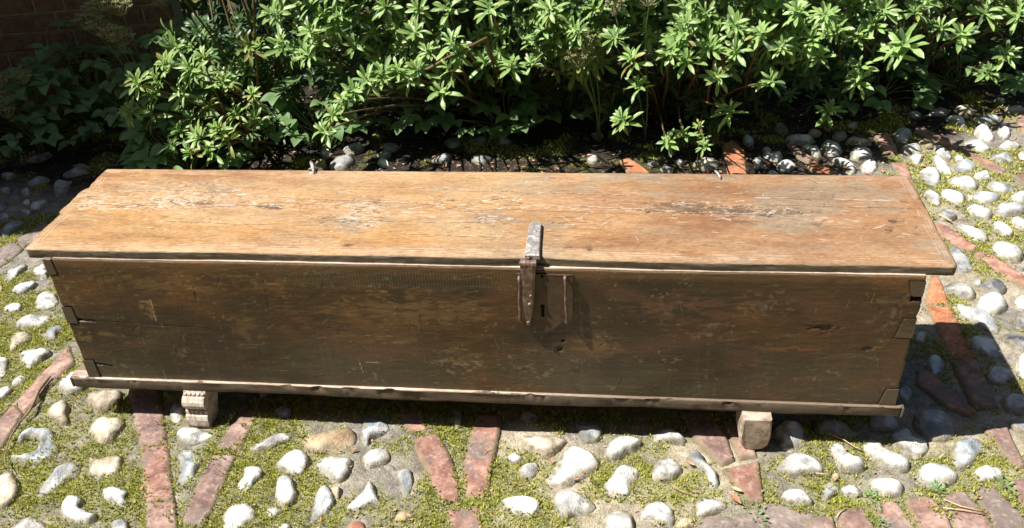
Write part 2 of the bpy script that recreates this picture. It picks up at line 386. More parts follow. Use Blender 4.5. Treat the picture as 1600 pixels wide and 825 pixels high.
ST += S(1200, 619, 4, [
 ('w', (40,210,100,150,180,150,240,200,230,260,210,300,120,310,90,290)),
 ('g', (300,180,360,130,460,150,550,210,530,250,400,240,320,210)),
 ('w', (60,430,120,380,150,345,240,350,300,380,335,420,330,470,250,460,160,475,90,450)),
 ('w', (390,300,430,285,480,310,510,360,580,380,605,420,580,445,480,455,440,400,395,360)),
 ('w', (610,290,650,255,700,270,740,330,820,355,880,395,870,435,800,445,700,425,670,370,625,340)),
 ('w', (770,240,830,200,890,210,910,260,980,270,1000,310,960,340,930,365,890,330,800,290)),
 ('g', (920,120,1000,75,1100,90,1155,160,1150,230,1080,255,1000,230,950,190)),
 ('b', (1165,310,1190,270,1280,260,1350,290,1360,330,1310,350,1290,400,1220,430,1170,390)),
 ('w', (930,480,960,430,1040,405,1120,415,1165,450,1180,500,1120,530,1050,550,970,520)),
 ('w', (1310,470,1340,435,1410,430,1470,460,1460,495,1400,505,1340,500)),
 ('w', (620,540,640,510,720,485,800,500,840,550,820,600,750,600,660,570)),
 ('w', (350,620,360,560,400,530,440,560,430,590,390,620,380,640)),
 ('w', (465,580,520,555,580,580,570,610,510,605)),
 ('w', (100,600,150,565,200,560,250,610,275,655,200,660,120,640)),
 ('t', (408,495,422,480,437,490,433,508,414,510)),
 ('g', (640,110,760,110,820,160,760,200,660,190)),
 ('g', (1500,30,1600,-10,1660,20,1650,70,1540,70)),
 ('g', (1520,140,1600,150,1640,190,1620,210,1560,180)),
])
ST += S(0, 400, 3.768, [
 ('g', (15,125,40,90,110,40,140,35,140,70,90,110,50,135)),
 ('w', (190,80,230,45,260,40,280,110,230,110)),
 ('b', (60,205,100,170,150,145,205,145,180,180,120,215)),
 ('w', (205,290,215,240,260,210,310,210,330,260,290,290)),
 ('w', (20,310,40,280,90,262,125,285,110,310,60,318)),
 ('w', (95,395,130,350,200,333,270,335,290,360,240,390,180,405,120,405)),
 ('b', (255,440,300,405,350,400,380,430,330,440,320,470,280,470)),
 ('c', (55,540,65,470,100,435,160,440,165,480,120,510,80,540)),
 ('w', (120,600,125,550,180,530,250,535,290,550,250,590,190,640,150,630)),
 ('w', (-40,590,0,590,45,600,40,640,10,700,-60,690)),
 ('w', (70,740,110,695,145,700,135,735,80,755)),
 ('w', (0,780,40,765,65,785,20,820,-10,820)),
 ('w', (345,775,360,710,420,665,480,680,520,740,460,780,390,795)),
 ('c', (-30,165,5,165,10,195,-20,200)),
])
ST += S(0, 250, 4.715, [
 ('g', (460,95,500,65,600,45,640,70,560,95,500,105)), ('g', (190,150,240,125,320,110,355,130,300,160,220,175)),
 ('g', (390,180,430,150,510,140,500,180,450,230,410,240)), ('g', (220,330,270,290,330,275,350,300,300,340,240,355)),
 ('w', (165,310,190,285,225,295,200,320)), ('b', (155,375,190,360,225,375,200,390)),
 ('b', (-10,400,50,390,70,410,40,430,-10,430)), ('b', (15,520,40,480,100,445,170,435,160,465,100,500,50,550,15,550)),
 ('g', (150,220,180,195,215,210,210,250,170,265)), ('g', (0,100,60,85,120,100,60,125)),
 ('g', (-20,320,20,300,45,320,20,350,-20,350)), ('g', (540,30,610,20,660,50,600,50)),
 ('g', (0,200,50,185,80,215,30,235)),
])
ST += S(1400, 440, 4.125, [
 ('d', (300,25,360,0,440,0,505,50,500,90,440,90,370,70)),
 ('g', (380,140,430,120,480,150,560,180,640,220,670,280,640,305,560,280,480,240,410,200)),
 ('w', (495,140,560,80,640,60,700,100,720,150,660,190,600,190,540,170)),
 ('d', (545,20,600,-20,680,-10,710,30,690,60,620,60)), ('g', (500,-20,555,-10,545,18,515,12)),
 ('w', (765,110,800,75,860,80,870,150,800,160)), ('d', (700,350,740,320,830,340,870,400,830,420,760,390)),
 ('b', (470,370,530,335,600,340,660,400,690,450,620,465,520,440)),
 ('g', (600,540,640,515,720,540,750,580,720,630,640,630,600,600)), ('b', (215,480,260,460,300,490,300,550,250,580,220,540)),
 ('b', (700,740,760,705,860,720,880,780,800,830,720,800)), ('g', (10,680,60,660,95,700,70,740,20,730)),
 ('w', (790,480,850,470,860,600,800,600)), ('g', (140,325,190,330,180,380,130,370)),
 ('d', (770,230,830,220,860,260,800,290)),
])
ST += S(1400, 260, 4.125, [
 ('w', (335,80,380,45,450,50,520,90,530,125,480,140,400,115)), ('w', (500,50,570,25,610,45,600,75,540,70)),
 ('b', (590,110,630,85,720,95,770,130,740,150,660,150)), ('w', (185,165,220,135,260,150,295,210,270,235,210,200)),
 ('w', (295,150,340,135,420,150,445,190,440,220,380,225,310,190)), ('b', (490,175,530,148,620,165,675,195,630,215,560,225,510,205)),
 ('w', (745,190,790,160,850,160,860,230,800,225)), ('b', (640,260,680,225,760,220,825,250,820,290,740,300,660,295)),
 ('w', (465,255,520,235,590,255,625,290,610,325,540,325,490,290)), ('g', (280,290,320,262,370,280,390,315,350,335,300,330)),
 ('w', (395,370,440,350,510,380,570,400,600,440,580,465,510,455,440,420)), ('w', (625,365,670,350,720,375,760,415,730,430,660,410)),
 ('w', (615,500,660,478,740,495,800,510,820,550,790,595,720,580,650,545)), ('w', (740,330,790,318,850,340,850,390,790,375)),
 ('g', (345,520,380,510,440,560,495,620,480,650,410,665,370,600)), ('w', (785,635,825,640,820,655,790,650)),
 ('c', (465,175,488,180,495,208,470,205)),
])
ST += S(1200, 130, 5.155, [
 ('w', (150,430,190,400,260,390,330,410,375,440,330,465,240,470,170,460)), ('w', (275,490,330,480,390,495,435,560,390,565,320,530)),
 ('w', (430,490,480,435,540,450,585,490,590,530,530,555,470,540)), ('w', (670,540,700,505,770,505,840,540,830,590,760,605,680,590)),
 ('c', (640,460,680,425,760,425,825,445,820,475,750,475,700,470)), ('w', (530,600,580,588,650,620,700,660,700,705,650,700,600,650,540,630)),
 ('w', (745,660,790,620,850,620,885,645,850,690,790,700)), ('w', (75,650,110,620,180,615,225,640,180,680,120,700)),
 ('w', (0,560,50,535,110,560,100,600,30,600)), ('d', (530,400,560,372,610,375,630,410,600,435,550,430)),
 ('t', (330,390,370,350,430,380,410,405,350,405)), ('d', (60,330,100,315,160,350,150,380,80,370)),
 ('w', (0,710,40,700,90,715,60,740,0,740)), ('g', (645,335,680,300,715,320,700,355)),
])
ST += S(1400, 130, 5.155, [
 ('w', (0,370,50,360,130,385,110,430,60,460,0,440)), ('w', (45,510,90,475,160,480,210,515,190,545,110,540)),
 ('w', (110,600,140,565,215,575,210,620,170,640)), ('w', (205,680,250,665,340,690,360,750,330,800,270,805,215,750)),
 ('w', (295,600,330,585,380,620,450,690,440,720,380,690,320,650)), ('w', (300,520,350,505,420,535,450,580,420,600,350,580)),
 ('b', (490,640,540,615,620,620,655,655,610,690,530,690,490,670)), ('w', (485,580,510,568,545,595,530,610,495,600)),
 ('t', (190,460,240,445,310,470,280,495,210,490)), ('w', (560,455,600,435,680,440,730,480,765,515,700,525,620,510)),
 ('w', (640,370,670,335,740,345,770,385,795,430,750,445,680,420)), ('w', (825,350,880,335,920,365,910,420,860,420)),
 ('w', (845,490,890,460,960,450,1010,485,980,515,890,515)), ('g', (780,560,860,550,940,570,940,610,860,620,800,600)),
 ('b', (640,270,700,260,790,255,840,270,780,300,720,310,650,300)), ('g', (270,210,330,185,400,200,410,230,350,240,290,235)),
 ('w', (400,270,470,250,540,280,560,320,530,345,480,300)), ('w', (990,560,1031,530,1060,600,1010,600)),
 ('c', (480,190,560,170,640,190,620,225,540,235)), ('c', (870,190,950,175,1030,190,1010,220,900,225)),
 ('g', (100,230,150,205,200,230,170,260,120,260)), ('c', (800,115,850,100,880,130,830,150)),
])
ST += S(900, 150, 5.333, [
 ('c', (985,540,1060,500,1140,495,1190,530,1180,570,1100,600,1020,580)), ('g', (90,520,130,490,180,500,180,530,130,545)),
 ('g', (600,545,650,535,690,560,640,570)), ('w', (830,540,860,520,900,540,880,560)), ('b', (1400,330,1440,310,1480,350,1450,390,1410,370)),
 ('w', (1560,430,1600,420,1630,445,1590,460)), ('w', (1560,470,1600,460,1640,480,1600,500)), ('b', (1480,520,1530,480,1550,520,1510,600)),
 ('g', (130,300,190,290,230,320,180,345)), ('g', (700,590,760,575,800,600,750,620)),
])
ST += S(480, 180, 5, [
 ('t', (50,370,70,340,110,325,135,350,130,390,60,395)), ('g', (170,370,220,310,290,290,350,310,360,350,300,390,220,400)),
 ('g', (280,240,330,210,400,205,440,240,400,270,310,275)), ('g', (590,230,640,200,700,215,690,260,620,270)),
 ('w', (550,350,600,330,640,370,600,385)), ('g', (1070,190,1120,170,1190,190,1180,230,1110,230)),
 ('g', (1250,180,1330,160,1400,170,1370,210,1280,210)), ('g', (1480,190,1530,165,1590,180,1580,215,1500,215)),
 ('g', (540,290,620,280,650,300,600,320)), ('g', (90,270,140,240,190,280,150,320)),
])
BR = []
BR += S(0, 619, 4, [
 ('k', (96,20,424,-332,452,-212,152,92)), ('k', (-200,330,80,44,136,108,-80,440)),
 ('k', (780,-110,985,-120,1045,290,875,300)), ('p', (880,310,1048,298,1085,640,905,650)), ('k', (908,662,1090,652,1100,920,922,920)),
 ('k', (1500,60,1620,60,1580,150,1500,325,1345,318,1430,200)), ('k', (1318,364,1478,358,1370,590,1270,805,1138,780,1200,620)),
])
BR += S(400, 619, 4, [
 ('p', (985,260,1140,225,1210,370,1262,500,1270,640,1145,670,1110,560,1085,470,1010,340)),
 ('p', (1375,110,1535,110,1510,225,1480,380,1445,610,1310,610,1295,430,1345,225)),
 ('p', (1190,710,1390,685,1400,830,1410,920,1260,920,1225,800)), ('p', (880,90,1040,90,1060,205,950,200)),
])
BR += S(800, 619, 4, [
 ('k', (1060,90,1250,90,1330,245,1385,375,1308,408,1145,240)), ('k', (1330,150,1440,150,1530,362,1425,365)),
 ('p', (1330,450,1540,405,1570,640,1495,655,1400,530)),
 ('x', (1125,850,1170,770,1215,742,1320,722,1400,750,1500,700,1600,664,1700,664,1790,704,2000,740,2020,860)),
])
BR += S(1200, 619, 4, [
 ('k', (432,710,590,690,640,760,690,920,490,920)), ('k', (665,665,805,650,910,800,960,920,770,920)),
 ('k', (870,640,1020,620,1110,730,1190,920,1000,920)), ('k', (1095,605,1235,590,1390,760,1450,920,1220,920)),
 ('k', (1290,575,1420,560,1600,740,1690,920,1470,920)), ('k', (1500,530,1620,510,1800,680,1640,720)),
 ('k', (1350,195,1500,190,1615,420,1555,440)), ('k', (240,770,400,745,445,920,260,920)),
])
BR += S(1400, 440, 4.125, [
 ('o', (232,-60,285,-20,352,135,197,130)), ('o', (208,150,358,155,518,488,352,480)), ('p', (362,500,526,498,660,790,505,800)),
 ('p', (150,560,220,570,500,800,480,850,350,800,150,650)),
])
BR += S(1400, 260, 4.125, [
 ('p', (245,348,340,380,525,505,480,548,300,465)), ('p', (545,535,640,570,860,710,840,765,680,690,505,560)),
 ('p', (-20,-30,70,-30,115,95,50,90)), ('p', (75,102,122,108,238,338,180,332)),
])
BR += S(1200, 130, 5.155, [
 ('p', (850,405,960,390,1031,500,1050,560,930,545,900,470)), ('o', (320,640,380,620,480,670,555,715,500,745,400,720)),
 ('k', (150,470,230,500,360,590,330,620,240,580)),
])
BR += S(1400, 130, 5.155, [
 ('p', (180,340,260,360,520,500,480,520,420,510,300,440,150,380)), ('p', (530,515,600,540,900,680,860,720,740,670,560,560)),
 ('p', (920,735,1031,725,1110,800,1040,800)), ('k', (980,250,1040,240,1130,340,1031,400,990,330)),
])
BR += S(900, 150, 5.333, [
 ('o', (1230,385,1330,375,1400,450,1410,560,1258,560,1240,460)), ('o', (1262,572,1410,572,1430,690,1275,690)),
 ('o', (370,530,450,515,520,560,610,625,430,625)),
])
BR += S(0, 250, 4.715, [('x', (-120,700,0,640,90,590,160,640,60,730,-60,800)), ('x', (105,580,330,440,380,490,170,630))])

def smooth_poly(P, it=2):
    P = np.array(P)
    for _ in range(it):
        Q = np.roll(P, -1, 0); P = np.stack([P*0.78+Q*0.22, P*0.22+Q*0.78], 1).reshape(-1, 2)
    return P
def sdf(P, X, Y):
    """positive inside"""
    A = P; B = np.roll(P, -1, 0); d = np.full(X.shape, 1e9); ins = np.zeros(X.shape, bool)
    for (ax, ay), (bx, by) in zip(A, B):
        ex, ey = bx-ax, by-ay; wx, wy = X-ax, Y-ay
        t = np.clip((wx*ex+wy*ey)/(ex*ex+ey*ey+1e-12), 0, 1)
        d = np.minimum(d, (wx-ex*t)**2+(wy-ey*t)**2)
        c = ((ay > Y) != (by > Y)) & (X < (bx-ax)*(Y-ay)/(by-ay+1e-15)+ax); ins ^= c
    return np.where(ins, 1, -1)*np.sqrt(d)

def area(P):
    return 0.5*abs(np.sum(P[:, 0]*np.roll(P[:, 1], -1)-np.roll(P[:, 0], -1)*P[:, 1]))
stones = []
for t, P in ST:
    G0 = np.array([on_z(x, y, 0.0)[:2] for x, y in P]); h = min(0.40*math.sqrt(area(G0)/math.pi)+0.005, 0.021)
    G = np.array([on_z(x, y, 0.35*h)[:2] for x, y in P])
    cg = G.mean(0); G = cg+(G-cg)*(1+0.0045/math.sqrt(area(G)/math.pi))
    stones.append([t, smooth_poly(G, 1), h])
bricks = []
for t, P in BR:
    G = np.array([on_z(x, y, 0.004)[:2] for x, y in P]); cg = G.mean(0); rr_ = np.linalg.norm(G-cg, axis=1)[:, None]; G = cg+(G-cg)*(1+0.0045/rr_); bricks.append([t, G])
# fill paving that the chest, the plants or the frame hide
cen = [(g[1].mean(0), math.sqrt(area(g[1])/math.pi)) for g in stones]+[(g[1].mean(0), 0.075) for g in bricks]
def in_view(x, y):
    d = np.array([x, y, 0])-CAM; k = d@FWD; u = 800+FPX*(d@RGT)/k; v = 412.5-FPX*(d@UPV)/k
    return 0 < u < 1600 and 0 < v < 825, u, v
tries = 0
while tries < 5000:
    tries += 1
    x = rng.uniform(-2.0, 2.0); y = rng.uniform(-0.6, 1.95); r = rng.uniform(0.025, 0.045)
    vis, u, v = in_view(x, y)
    hidden = (-0.88 < x < 0.9 and 0.02 < y < 1.15 and v > 268) 
    shade = (v < 260 and u < 1250)
    if vis and not hidden and not shade: continue
    if y > 1.75 and u < 1300: continue
    if y > 1.0 and x > -1.0 and rng.random() < 0.88: continue
    if any((c[0]-x)**2+(c[1]-y)**2 < (r+q+0.022)**2 for c, q in cen): continue
    if len(stones) >= 290: break
    n = 9; a = np.arange(n)/n*2*math.pi; el_ = rng.uniform(0.6, 1.0); ro = rng.uniform(0, 3.14)
    rr = r*(1+rng.uniform(-0.2, 0.2, n)); P = np.stack([rr*np.cos(a), rr*el_*np.sin(a)], 1)
    P = P@np.array([[math.cos(ro), -math.sin(ro)], [math.sin(ro), math.cos(ro)]])+[x, y]
    stones.append([('d' if rng.random() < 0.4 else 'g') if y > 0.95 else rng.choice(list('gggwbc')), smooth_poly(P), 0.3*r+0.006]); cen.append((np.array([x, y]), r))

# ---------------------------------------------------------------- ground sheet
def axis(a, b, step, far):
    c = np.arange(a, b+1e-6, step); e = [0.05, 0.15, 0.4, 1, 3, 8, 20, far]
    return np.concatenate([[a-k for k in e[::-1]], c, [b+k for k in e]])
GX = axis(-2.15, 2.15, 0.008, 60); GY = axis(-0.55, 2.35, 0.008, 60)
XX, YY = np.meshgrid(GX, GY, indexing='ij')
SD = np.full(XX.shape, -0.3)
def stamp(P):
    global SD
    x0, y0 = P.min(0)-0.05; x1, y1 = P.max(0)+0.05
    i0, i1 = np.searchsorted(GX, [x0, x1]); j0, j1 = np.searchsorted(GY, [y0, y1])
    if i1 > i0 and j1 > j0:
        SD[i0:i1, j0:j1] = np.maximum(SD[i0:i1, j0:j1], sdf(P, XX[i0:i1, j0:j1], YY[i0:i1, j0:j1]))
for s_ in stones+bricks: stamp(s_[1])
def moss_of(x, y):
    n = fbm(x, y, 9, 9, 4, 3); n2 = fbm(x, y, 40, 40, 2, 11)
    a = np.where(x < 0.02, 0.88, np.where(x < 0.75, 0.60, 0.62))                    # in front
    a = np.where((y > -0.02) & (x < -0.85), 0.86, a)
    a = np.where((x > 0.86) & (y > -0.015), 0.05, a)
    a = np.where((x > 0.86) & (y > 0.30+0.35*(x-1.0)), 0.44, a)
    a = np.where((x < -0.95) & (y > 0.6), 0.52, a)
    a = np.where((y > 0.95) & (x < 0.95), 0.02, a)
    a = np.where((y > 0.95) & (x >= 0.95), 0.36, a)
    a = np.where(y > 1.45, 0.05, a)
    return np.clip((a-0.5)*1.0+(0.52-n)*-3.2+0.5+(n2-0.5)*0.5, 0, 1)
MOSS = moss_of(XX, YY)
MORT = sstep(0.50, 0.70, fbm(XX, YY, 6, 6, 3, 21)+np.where((XX > 0.86) & (YY > -0.02), 0.18, 0)+np.where((XX > -0.0) & (XX < 0.8) & (YY < 0), 0.1, 0)-np.where(XX < 0.0, 0.2, 0))
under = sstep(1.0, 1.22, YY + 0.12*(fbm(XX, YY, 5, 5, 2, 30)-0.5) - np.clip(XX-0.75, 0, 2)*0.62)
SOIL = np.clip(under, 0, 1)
dense = (XX > -2.2) & (XX < 2.2) & (YY > -0.6) & (YY < 2.4)
Z = (fbm(XX, YY, 5, 5, 3, 40)-0.5)*0.012 + (fbm(XX, YY, 60, 60, 3, 44)-0.5)*0.006 + MOSS*0.009*(fbm(XX, YY, 55, 55, 3, 50))
Z = np.where(dense, Z-0.004, -0.004)
Z = np.where(SD > -0.004, Z-0.004*sstep(-0.004, 0.004, SD), Z)
Z = Z - 0.002
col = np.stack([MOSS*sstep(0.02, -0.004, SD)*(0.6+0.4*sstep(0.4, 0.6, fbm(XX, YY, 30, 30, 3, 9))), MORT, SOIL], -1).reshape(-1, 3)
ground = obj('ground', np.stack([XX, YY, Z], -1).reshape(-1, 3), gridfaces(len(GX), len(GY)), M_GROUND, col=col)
tag(ground, 'mossy mortar and soil courtyard set with flint cobbles and bands of red brick', None, None, 'structure')

def ground_z(x, y):
    i = int(np.clip(np.searchsorted(GX, x), 0, len(GX)-1)); j = int(np.clip(np.searchsorted(GY, y), 0, len(GY)-1)); return float(Z[i, j])

def stone_mesh(P, h, brick=False):
    c = P.mean(0); x0, y0 = P.min(0)-0.006; x1, y1 = P.max(0)+0.006
    st = max(0.003, max(x1-x0, y1-y0)/(30 if not brick else 38))
    X, Y = np.meshgrid(np.arange(x0, x1+st, st), np.arange(y0, y1+st, st), indexing='ij')
    sd_ = random.randrange(40)
    wob = (fbm(X, Y, 45, 45, 3, sd_)-0.5)*(0.006 if not brick else 0.0035)
    D = sdf(P, X, Y)+wob
    if brick:
        R = 0.0045; t = np.clip(D/R, 0, 1); z = h*(1-(1-t)**2.5) + (fbm(X, Y, 30, 30, 4, sd_+3)-0.5)*0.005*t + (fbm(X, Y, 9, 9, 2, sd_+5)-0.5)*0.006*t
        rim = 1-sstep(0.0, 0.010, D)
    else:
        R = max(D.max(), 1e-3)*1.0; t = np.clip(D/R, 0, 1)
        p = 2.6; prof = (1-(1-t)**p)**(1/1.5)
        n = fbm(X, Y, 16, 16, 3, sd_+3)-0.5; n2 = np.abs(fbm(X, Y, 28, 28, 3, sd_+9)-0.5)
        z = h*prof*(1+0.5*n)
        for _k in range(random.randint(2, 5)):
            th = random.uniform(0, 6.28); tl = random.uniform(0.12, 0.65); off = h*random.uniform(0.72, 1.0)
            pz = off + tl*((X-c[0])*math.cos(th)+(Y-c[1])*math.sin(th)) + (fbm(X, Y, 40, 40, 2, sd_+_k)-0.5)*0.003
            z = np.minimum(z, pz+0.0*X) if _k % 2 else np.where(z > pz, pz+(z-pz)*0.25, z)
        z = np.maximum(z, 0.15*h*prof)
        z = z + (fbm(X, Y, 60, 60, 3, sd_+13)-0.5)*0.0045*t - n2*0.010*np.sqrt(t)
        rim = 1-sstep(0.05, 0.55, t+0.5*(fbm(X, Y, 35, 35, 3, sd_+2)-0.5))
    z = np.where(D < 0, np.maximum(D*2.2, -0.035), z)
    keep = D > -0.016
    nx, ny = X.shape; F = gridfaces(nx, ny); kf = keep.ravel()[F].any(1); F = F[kf]
    used = np.unique(F); mp = np.full(nx*ny, -1); mp[used] = np.arange(len(used)); F = mp[F]
    V = np.stack([X-c[0], Y-c[1], z], -1).reshape(-1, 3)[used]
    col = np.stack([rim.ravel()[used]]*3, -1)
    return V, F, col, c
for t, P, h in stones:
    V, F, cl, c = stone_mesh(P, h); obj('cobblestone', V, F, STONE[t], ground, (c[0], c[1], -0.002), col=cl)
for t, P in bricks:
    V, F, cl, c = stone_mesh(P, 0.0045 if t != 'x' else 0.002, True); obj('brick' if t != 'x' else 'slab', V, F, BRICK[t], ground, (c[0], c[1], -0.003), col=cl)

# ---------------------------------------------------------------- moss, grit and litter (nobody could count them)
def sdat(x, y):
    i = np.clip(np.searchsorted(GX, x), 0, len(GX)-1); j = np.clip(np.searchsorted(GY, y), 0, len(GY)-1)
    return SD[i, j], MOSS[i, j], Z[i, j], SOIL[i, j]
def tufts(x, y, z, hgt, nb, mt, name, label, cat, wid=0.0016, spread=0.8):
    n = len(x); V = []; 
    a = rng.uniform(0, 2*math.pi, (n, nb)); h = hgt*rng.uniform(0.5, 1.3, (n, nb)); s = spread*h*rng.uniform(0.2, 1.0, (n, nb))
    dx, dy = np.cos(a), np.sin(a); bx = x[:, None]+dx*0.001; by = y[:, None]+dy*0.001; wd = wid*rng.uniform(0.6, 1.4, (n, nb))
    p0 = np.stack([bx-dy*wd, by+dx*wd, np.broadcast_to(z[:, None], bx.shape)-0.001], -1)
    p1 = np.stack([bx+dy*wd, by-dx*wd, np.broadcast_to(z[:, None], bx.shape)-0.001], -1)
    p2 = np.stack([bx+dx*s, by+dy*s, z[:, None]+h], -1)
    V = np.stack([p0, p1, p2], 2).reshape(-1, 3); F = np.arange(len(V)).reshape(-1, 3)
    return tag(obj(name, V, F, mt, smooth=False), label, cat, None, 'stuff')
def jgrid(x0, x1, y0, y1, s):
    X, Y = np.meshgrid(np.arange(x0, x1, s), np.arange(y0, y1, s), indexing='ij')
    return (X+rng.uniform(-s, s, X.shape)*0.6).ravel(), (Y+rng.uniform(-s, s, X.shape)*0.6).ravel()
xs, ys = jgrid(-2.1, 2.1, -0.5, 0.9, 0.0052)
a_, b_, c_, s2 = sdat(xs, ys)
dn = rng.random(len(xs)); k = (a_ < np.where(rng.random(len(xs)) < 0.35, 0.008, 0.001)+0.018*sstep(0.60, 0.72, fbm(xs, ys, 22, 22, 3, 7))*(rng.random(len(xs)) < 0.5)) & (b_ > 0.35) & (dn < b_*1.1) & ~((xs > -0.8) & (xs < 0.8) & (ys > 0.08) & (ys < 0.35))
dd = vnoise(xs*120, ys*120, 33)
tufts(xs[k], ys[k], c_[k]+np.where(a_[k] > 0, 0.008, 0), 0.0055*(0.5+dd[k][:, None]), 4, M_MOSS, 'moss', 'yellow green moss growing between the cobbles around the chest', 'moss')
xs, ys = jgrid(-2.1, 2.1, 0.9, 2.2, 0.011)
a_, b_, c_, s2 = sdat(xs, ys); k = (a_ < 0.0) & (b_ > 0.4)
tufts(xs[k], ys[k], c_[k], 0.008, 4, M_MOSS, 'moss', 'thin moss on the paving behind the chest and near the shrubs', 'moss', 0.003)
def grit(n, x0, x1, y0, y1, smin, smax, mt, name, label, cat, flat=0.5, cond=None):
    x = rng.uniform(x0, x1, n); y = rng.uniform(y0, y1, n); a, b, c, s2 = sdat(x, y); k = (a < -0.001)
    if cond is not None: k &= cond(x, y, b, s2)
    x, y, c = x[k], y[k], c[k]; n = len(x)
    base = np.array([(1, 0, 0), (0.2, 0.8, 0), (-0.9, 0.3, 0), (-0.3, -0.8, 0), (0.1, 0.05, 0.8)])
    r = rng.uniform(smin, smax, n); q = rng.uniform(0, 6.28, n); el2 = rng.uniform(0.4, 1, n)
    B = np.repeat(base[None], n, 0)+rng.uniform(-0.2, 0.2, (n, 5, 3)); B[..., 1] *= el2[:, None]; B[..., 2] *= flat
    X = B[..., 0]*np.cos(q)[:, None]-B[..., 1]*np.sin(q)[:, None]; Y = B[..., 0]*np.sin(q)[:, None]+B[..., 1]*np.cos(q)[:, None]
    V = np.stack([x[:, None]+X*r[:, None], y[:, None]+Y*r[:, None], c[:, None]+B[..., 2]*r[:, None]+0.001], -1).reshape(-1, 3)
    f = np.array([(0, 1, 4), (1, 2, 4), (2, 3, 4), (3, 0, 4)]); F = (f[None]+np.arange(n)[:, None, None]*5).reshape(-1, 3)
    return tag(obj(name, V, F, mt, smooth=False), label, cat, None, 'stuff')
grit(26000, -2.1, 2.1, -0.5, 1.9, 0.001, 0.0035, M_GRIT, 'grit', 'fine grit and crumbs of mortar between the cobbles', 'grit')
def litter(n, x0, x1, y0, y1, L, mt, name, label, cond=None, up=0.5):
    x = rng.uniform(x0, x1, n); y = rng.uniform(y0, y1, n); a, b, c, s2 = sdat(x, y); k = a < 0.006
    if cond is not None: k &= cond(x, y)
    x, y, c, a = x[k], y[k], c[k], a[k]; n = len(x); l = rng.uniform(L*0.4, L, n); q = rng.uniform(0, 6.28, n); wd = l*rng.uniform(0.12, 0.3, n)
    t = rng.uniform(-up, up, n)
    base = [(-1, 0, 0), (-0.2, 1, 1), (0.9, 0.15, 0.3), (-0.1, -1, 0.4)]
    V = []
    for bx, by, bz in base:
        X = bx*l/2; Y = by*wd; V.append(np.stack([x+X*np.cos(q)-Y*np.sin(q), y+X*np.sin(q)+Y*np.cos(q), c+0.004+np.where(a > -0.002, 0.008, 0)+X*np.sin(t)*0.5+np.abs(X*np.sin(t)*0.5)+bz*wd*0.4], -1))
    V = np.stack(V, 1).reshape(-1, 3); F = (np.array([(0, 1, 3), (1, 2, 3)])[None]+np.arange(n)[:, None, None]*4).reshape(-1, 3)
    return tag(obj(name, V, F, mt, smooth=False), label, 'leaf litter', None, 'stuff')
litter(800, -1.9, 2.0, -0.45, 1.0, 0.014, M_DRYLEAF, 'leaf_litter', 'small dry brown leaf scraps scattered on the cobbles around the chest')
litter(1100, -1.6, 2.1, 1.0, 2.1, 0.028, M_DRYLEAF, 'leaf_litter', 'dead leaves lying on the dark soil under the shrubs', lambda x, y: y > 0.98+np.clip(x-0.75, 0, 2)*0.55)

# ---------------------------------------------------------------- the chest
Z0, Z1, ZF, ZL = 0.0909, 0.1182, 0.4420, 0.4641     # base bottom, base top, box rim, lid top
XF0, XF1 = -0.8745, 0.9020; XL0, XL1 = -0.9142, 0.9563; YL0, YL1 = 0.0060, 0.3700
YB = -0.0125
chest = thing('wooden_chest', 'long low antique oak chest with orange worn lid, dark front and iron hasp', 'chest')
rc = lambda *a: np.array(a, float)
def blob(X, Y, cx, cy, rx, ry, seed, edge=0.35, sx=60, sy=200):
    d = np.sqrt(((X-cx)/rx)**2+((Y-cy)/ry)**2)+(fbm(X, Y, sx, sy, 3, seed)-0.5)*1.5
    return 1-sstep(1-edge, 1+edge, d)
def line(X, Y, pts, wd, seed, wob=0.002):
    out = np.zeros(X.shape)
    for (ax, ay), (bx, by) in zip(pts[:-1], pts[1:]):
        t = np.clip(((X-ax)*(bx-ax)+(Y-ay)*(by-ay))/((bx-ax)**2+(by-ay)**2), 0, 1)
        d = np.hypot(X-ax-t*(bx-ax), Y-ay-t*(by-ay)+(fbm(X, Y, 25, 5, 2, seed)-0.5)*2*wob)
        out = np.maximum(out, 1-sstep(wd*0.5, wd, d))
    return out
def Lp(px, py): return tuple(on_z(px, py, ZL)[:2])
def Fp(px, py): q = on_y(px, py, 0.0); return (q[0], q[2])

# lid: closed slab, top a fine grid
st = 0.0017
gx = np.linspace(0, 1, int((XL1-XL0)/st)); gy = np.linspace(0, 1, int((YL1-YL0)/st))
U_, V_ = np.meshgrid(gx, gy, indexing='ij')
yv = YL0+(YL1-YL0)*V_
lw = (fbm(yv, yv*0, 30, 1, 3, 5)-0.5)*0.008
# left end: worn, with a split-off step where the back board starts
lw = lw - 0.007*sstep(0.150, 0.158, yv)*(1-sstep(0.275, 0.281, yv))*(1-(yv-0.155)*4.5).clip(0, 1) + 0.006*np.exp(-((yv-0.153)/0.006)**2) + 0.007*np.exp(-((yv-0.272)/0.007)**2)
rw = (fbm(yv, yv*0, 25, 1, 3, 8)-0.5)*0.006 - 0.006*np.exp(-((yv-0.262)/0.004)**2)
cr = 0.007
rc_l = cr*(1-np.sqrt(np.clip(1-((cr-np.clip(yv-YL0, 0, cr))/cr)**2, 0, 1))); rb = 0.006*(1-np.sqrt(np.clip(1-((0.006-np.clip(YL1-yv, 0, 0.006))/0.006)**2, 0, 1)))
xa = XL0+lw+rc_l+rb; xb = XL1+rw-rc_l-rb
X = xa+(xb-xa)*U_
yf = (fbm(X, X*0, 5, 1, 3, 9)-0.5)*0.005
hx = on_z(860, 410, ZL)[0]
yf = yf + 0.004*np.exp(-((X-hx+0.02)/0.05)**2)
Y = yv + yf*(1-V_) + (fbm(X, X*0, 7, 1, 3, 15)-0.5)*0.006*V_ - 0.0024*(X-0)*0
Zt = np.full(X.shape, ZL)
c = np.zeros(X.shape+(3,)); c[:] = (0.50, 0.30, 0.125)
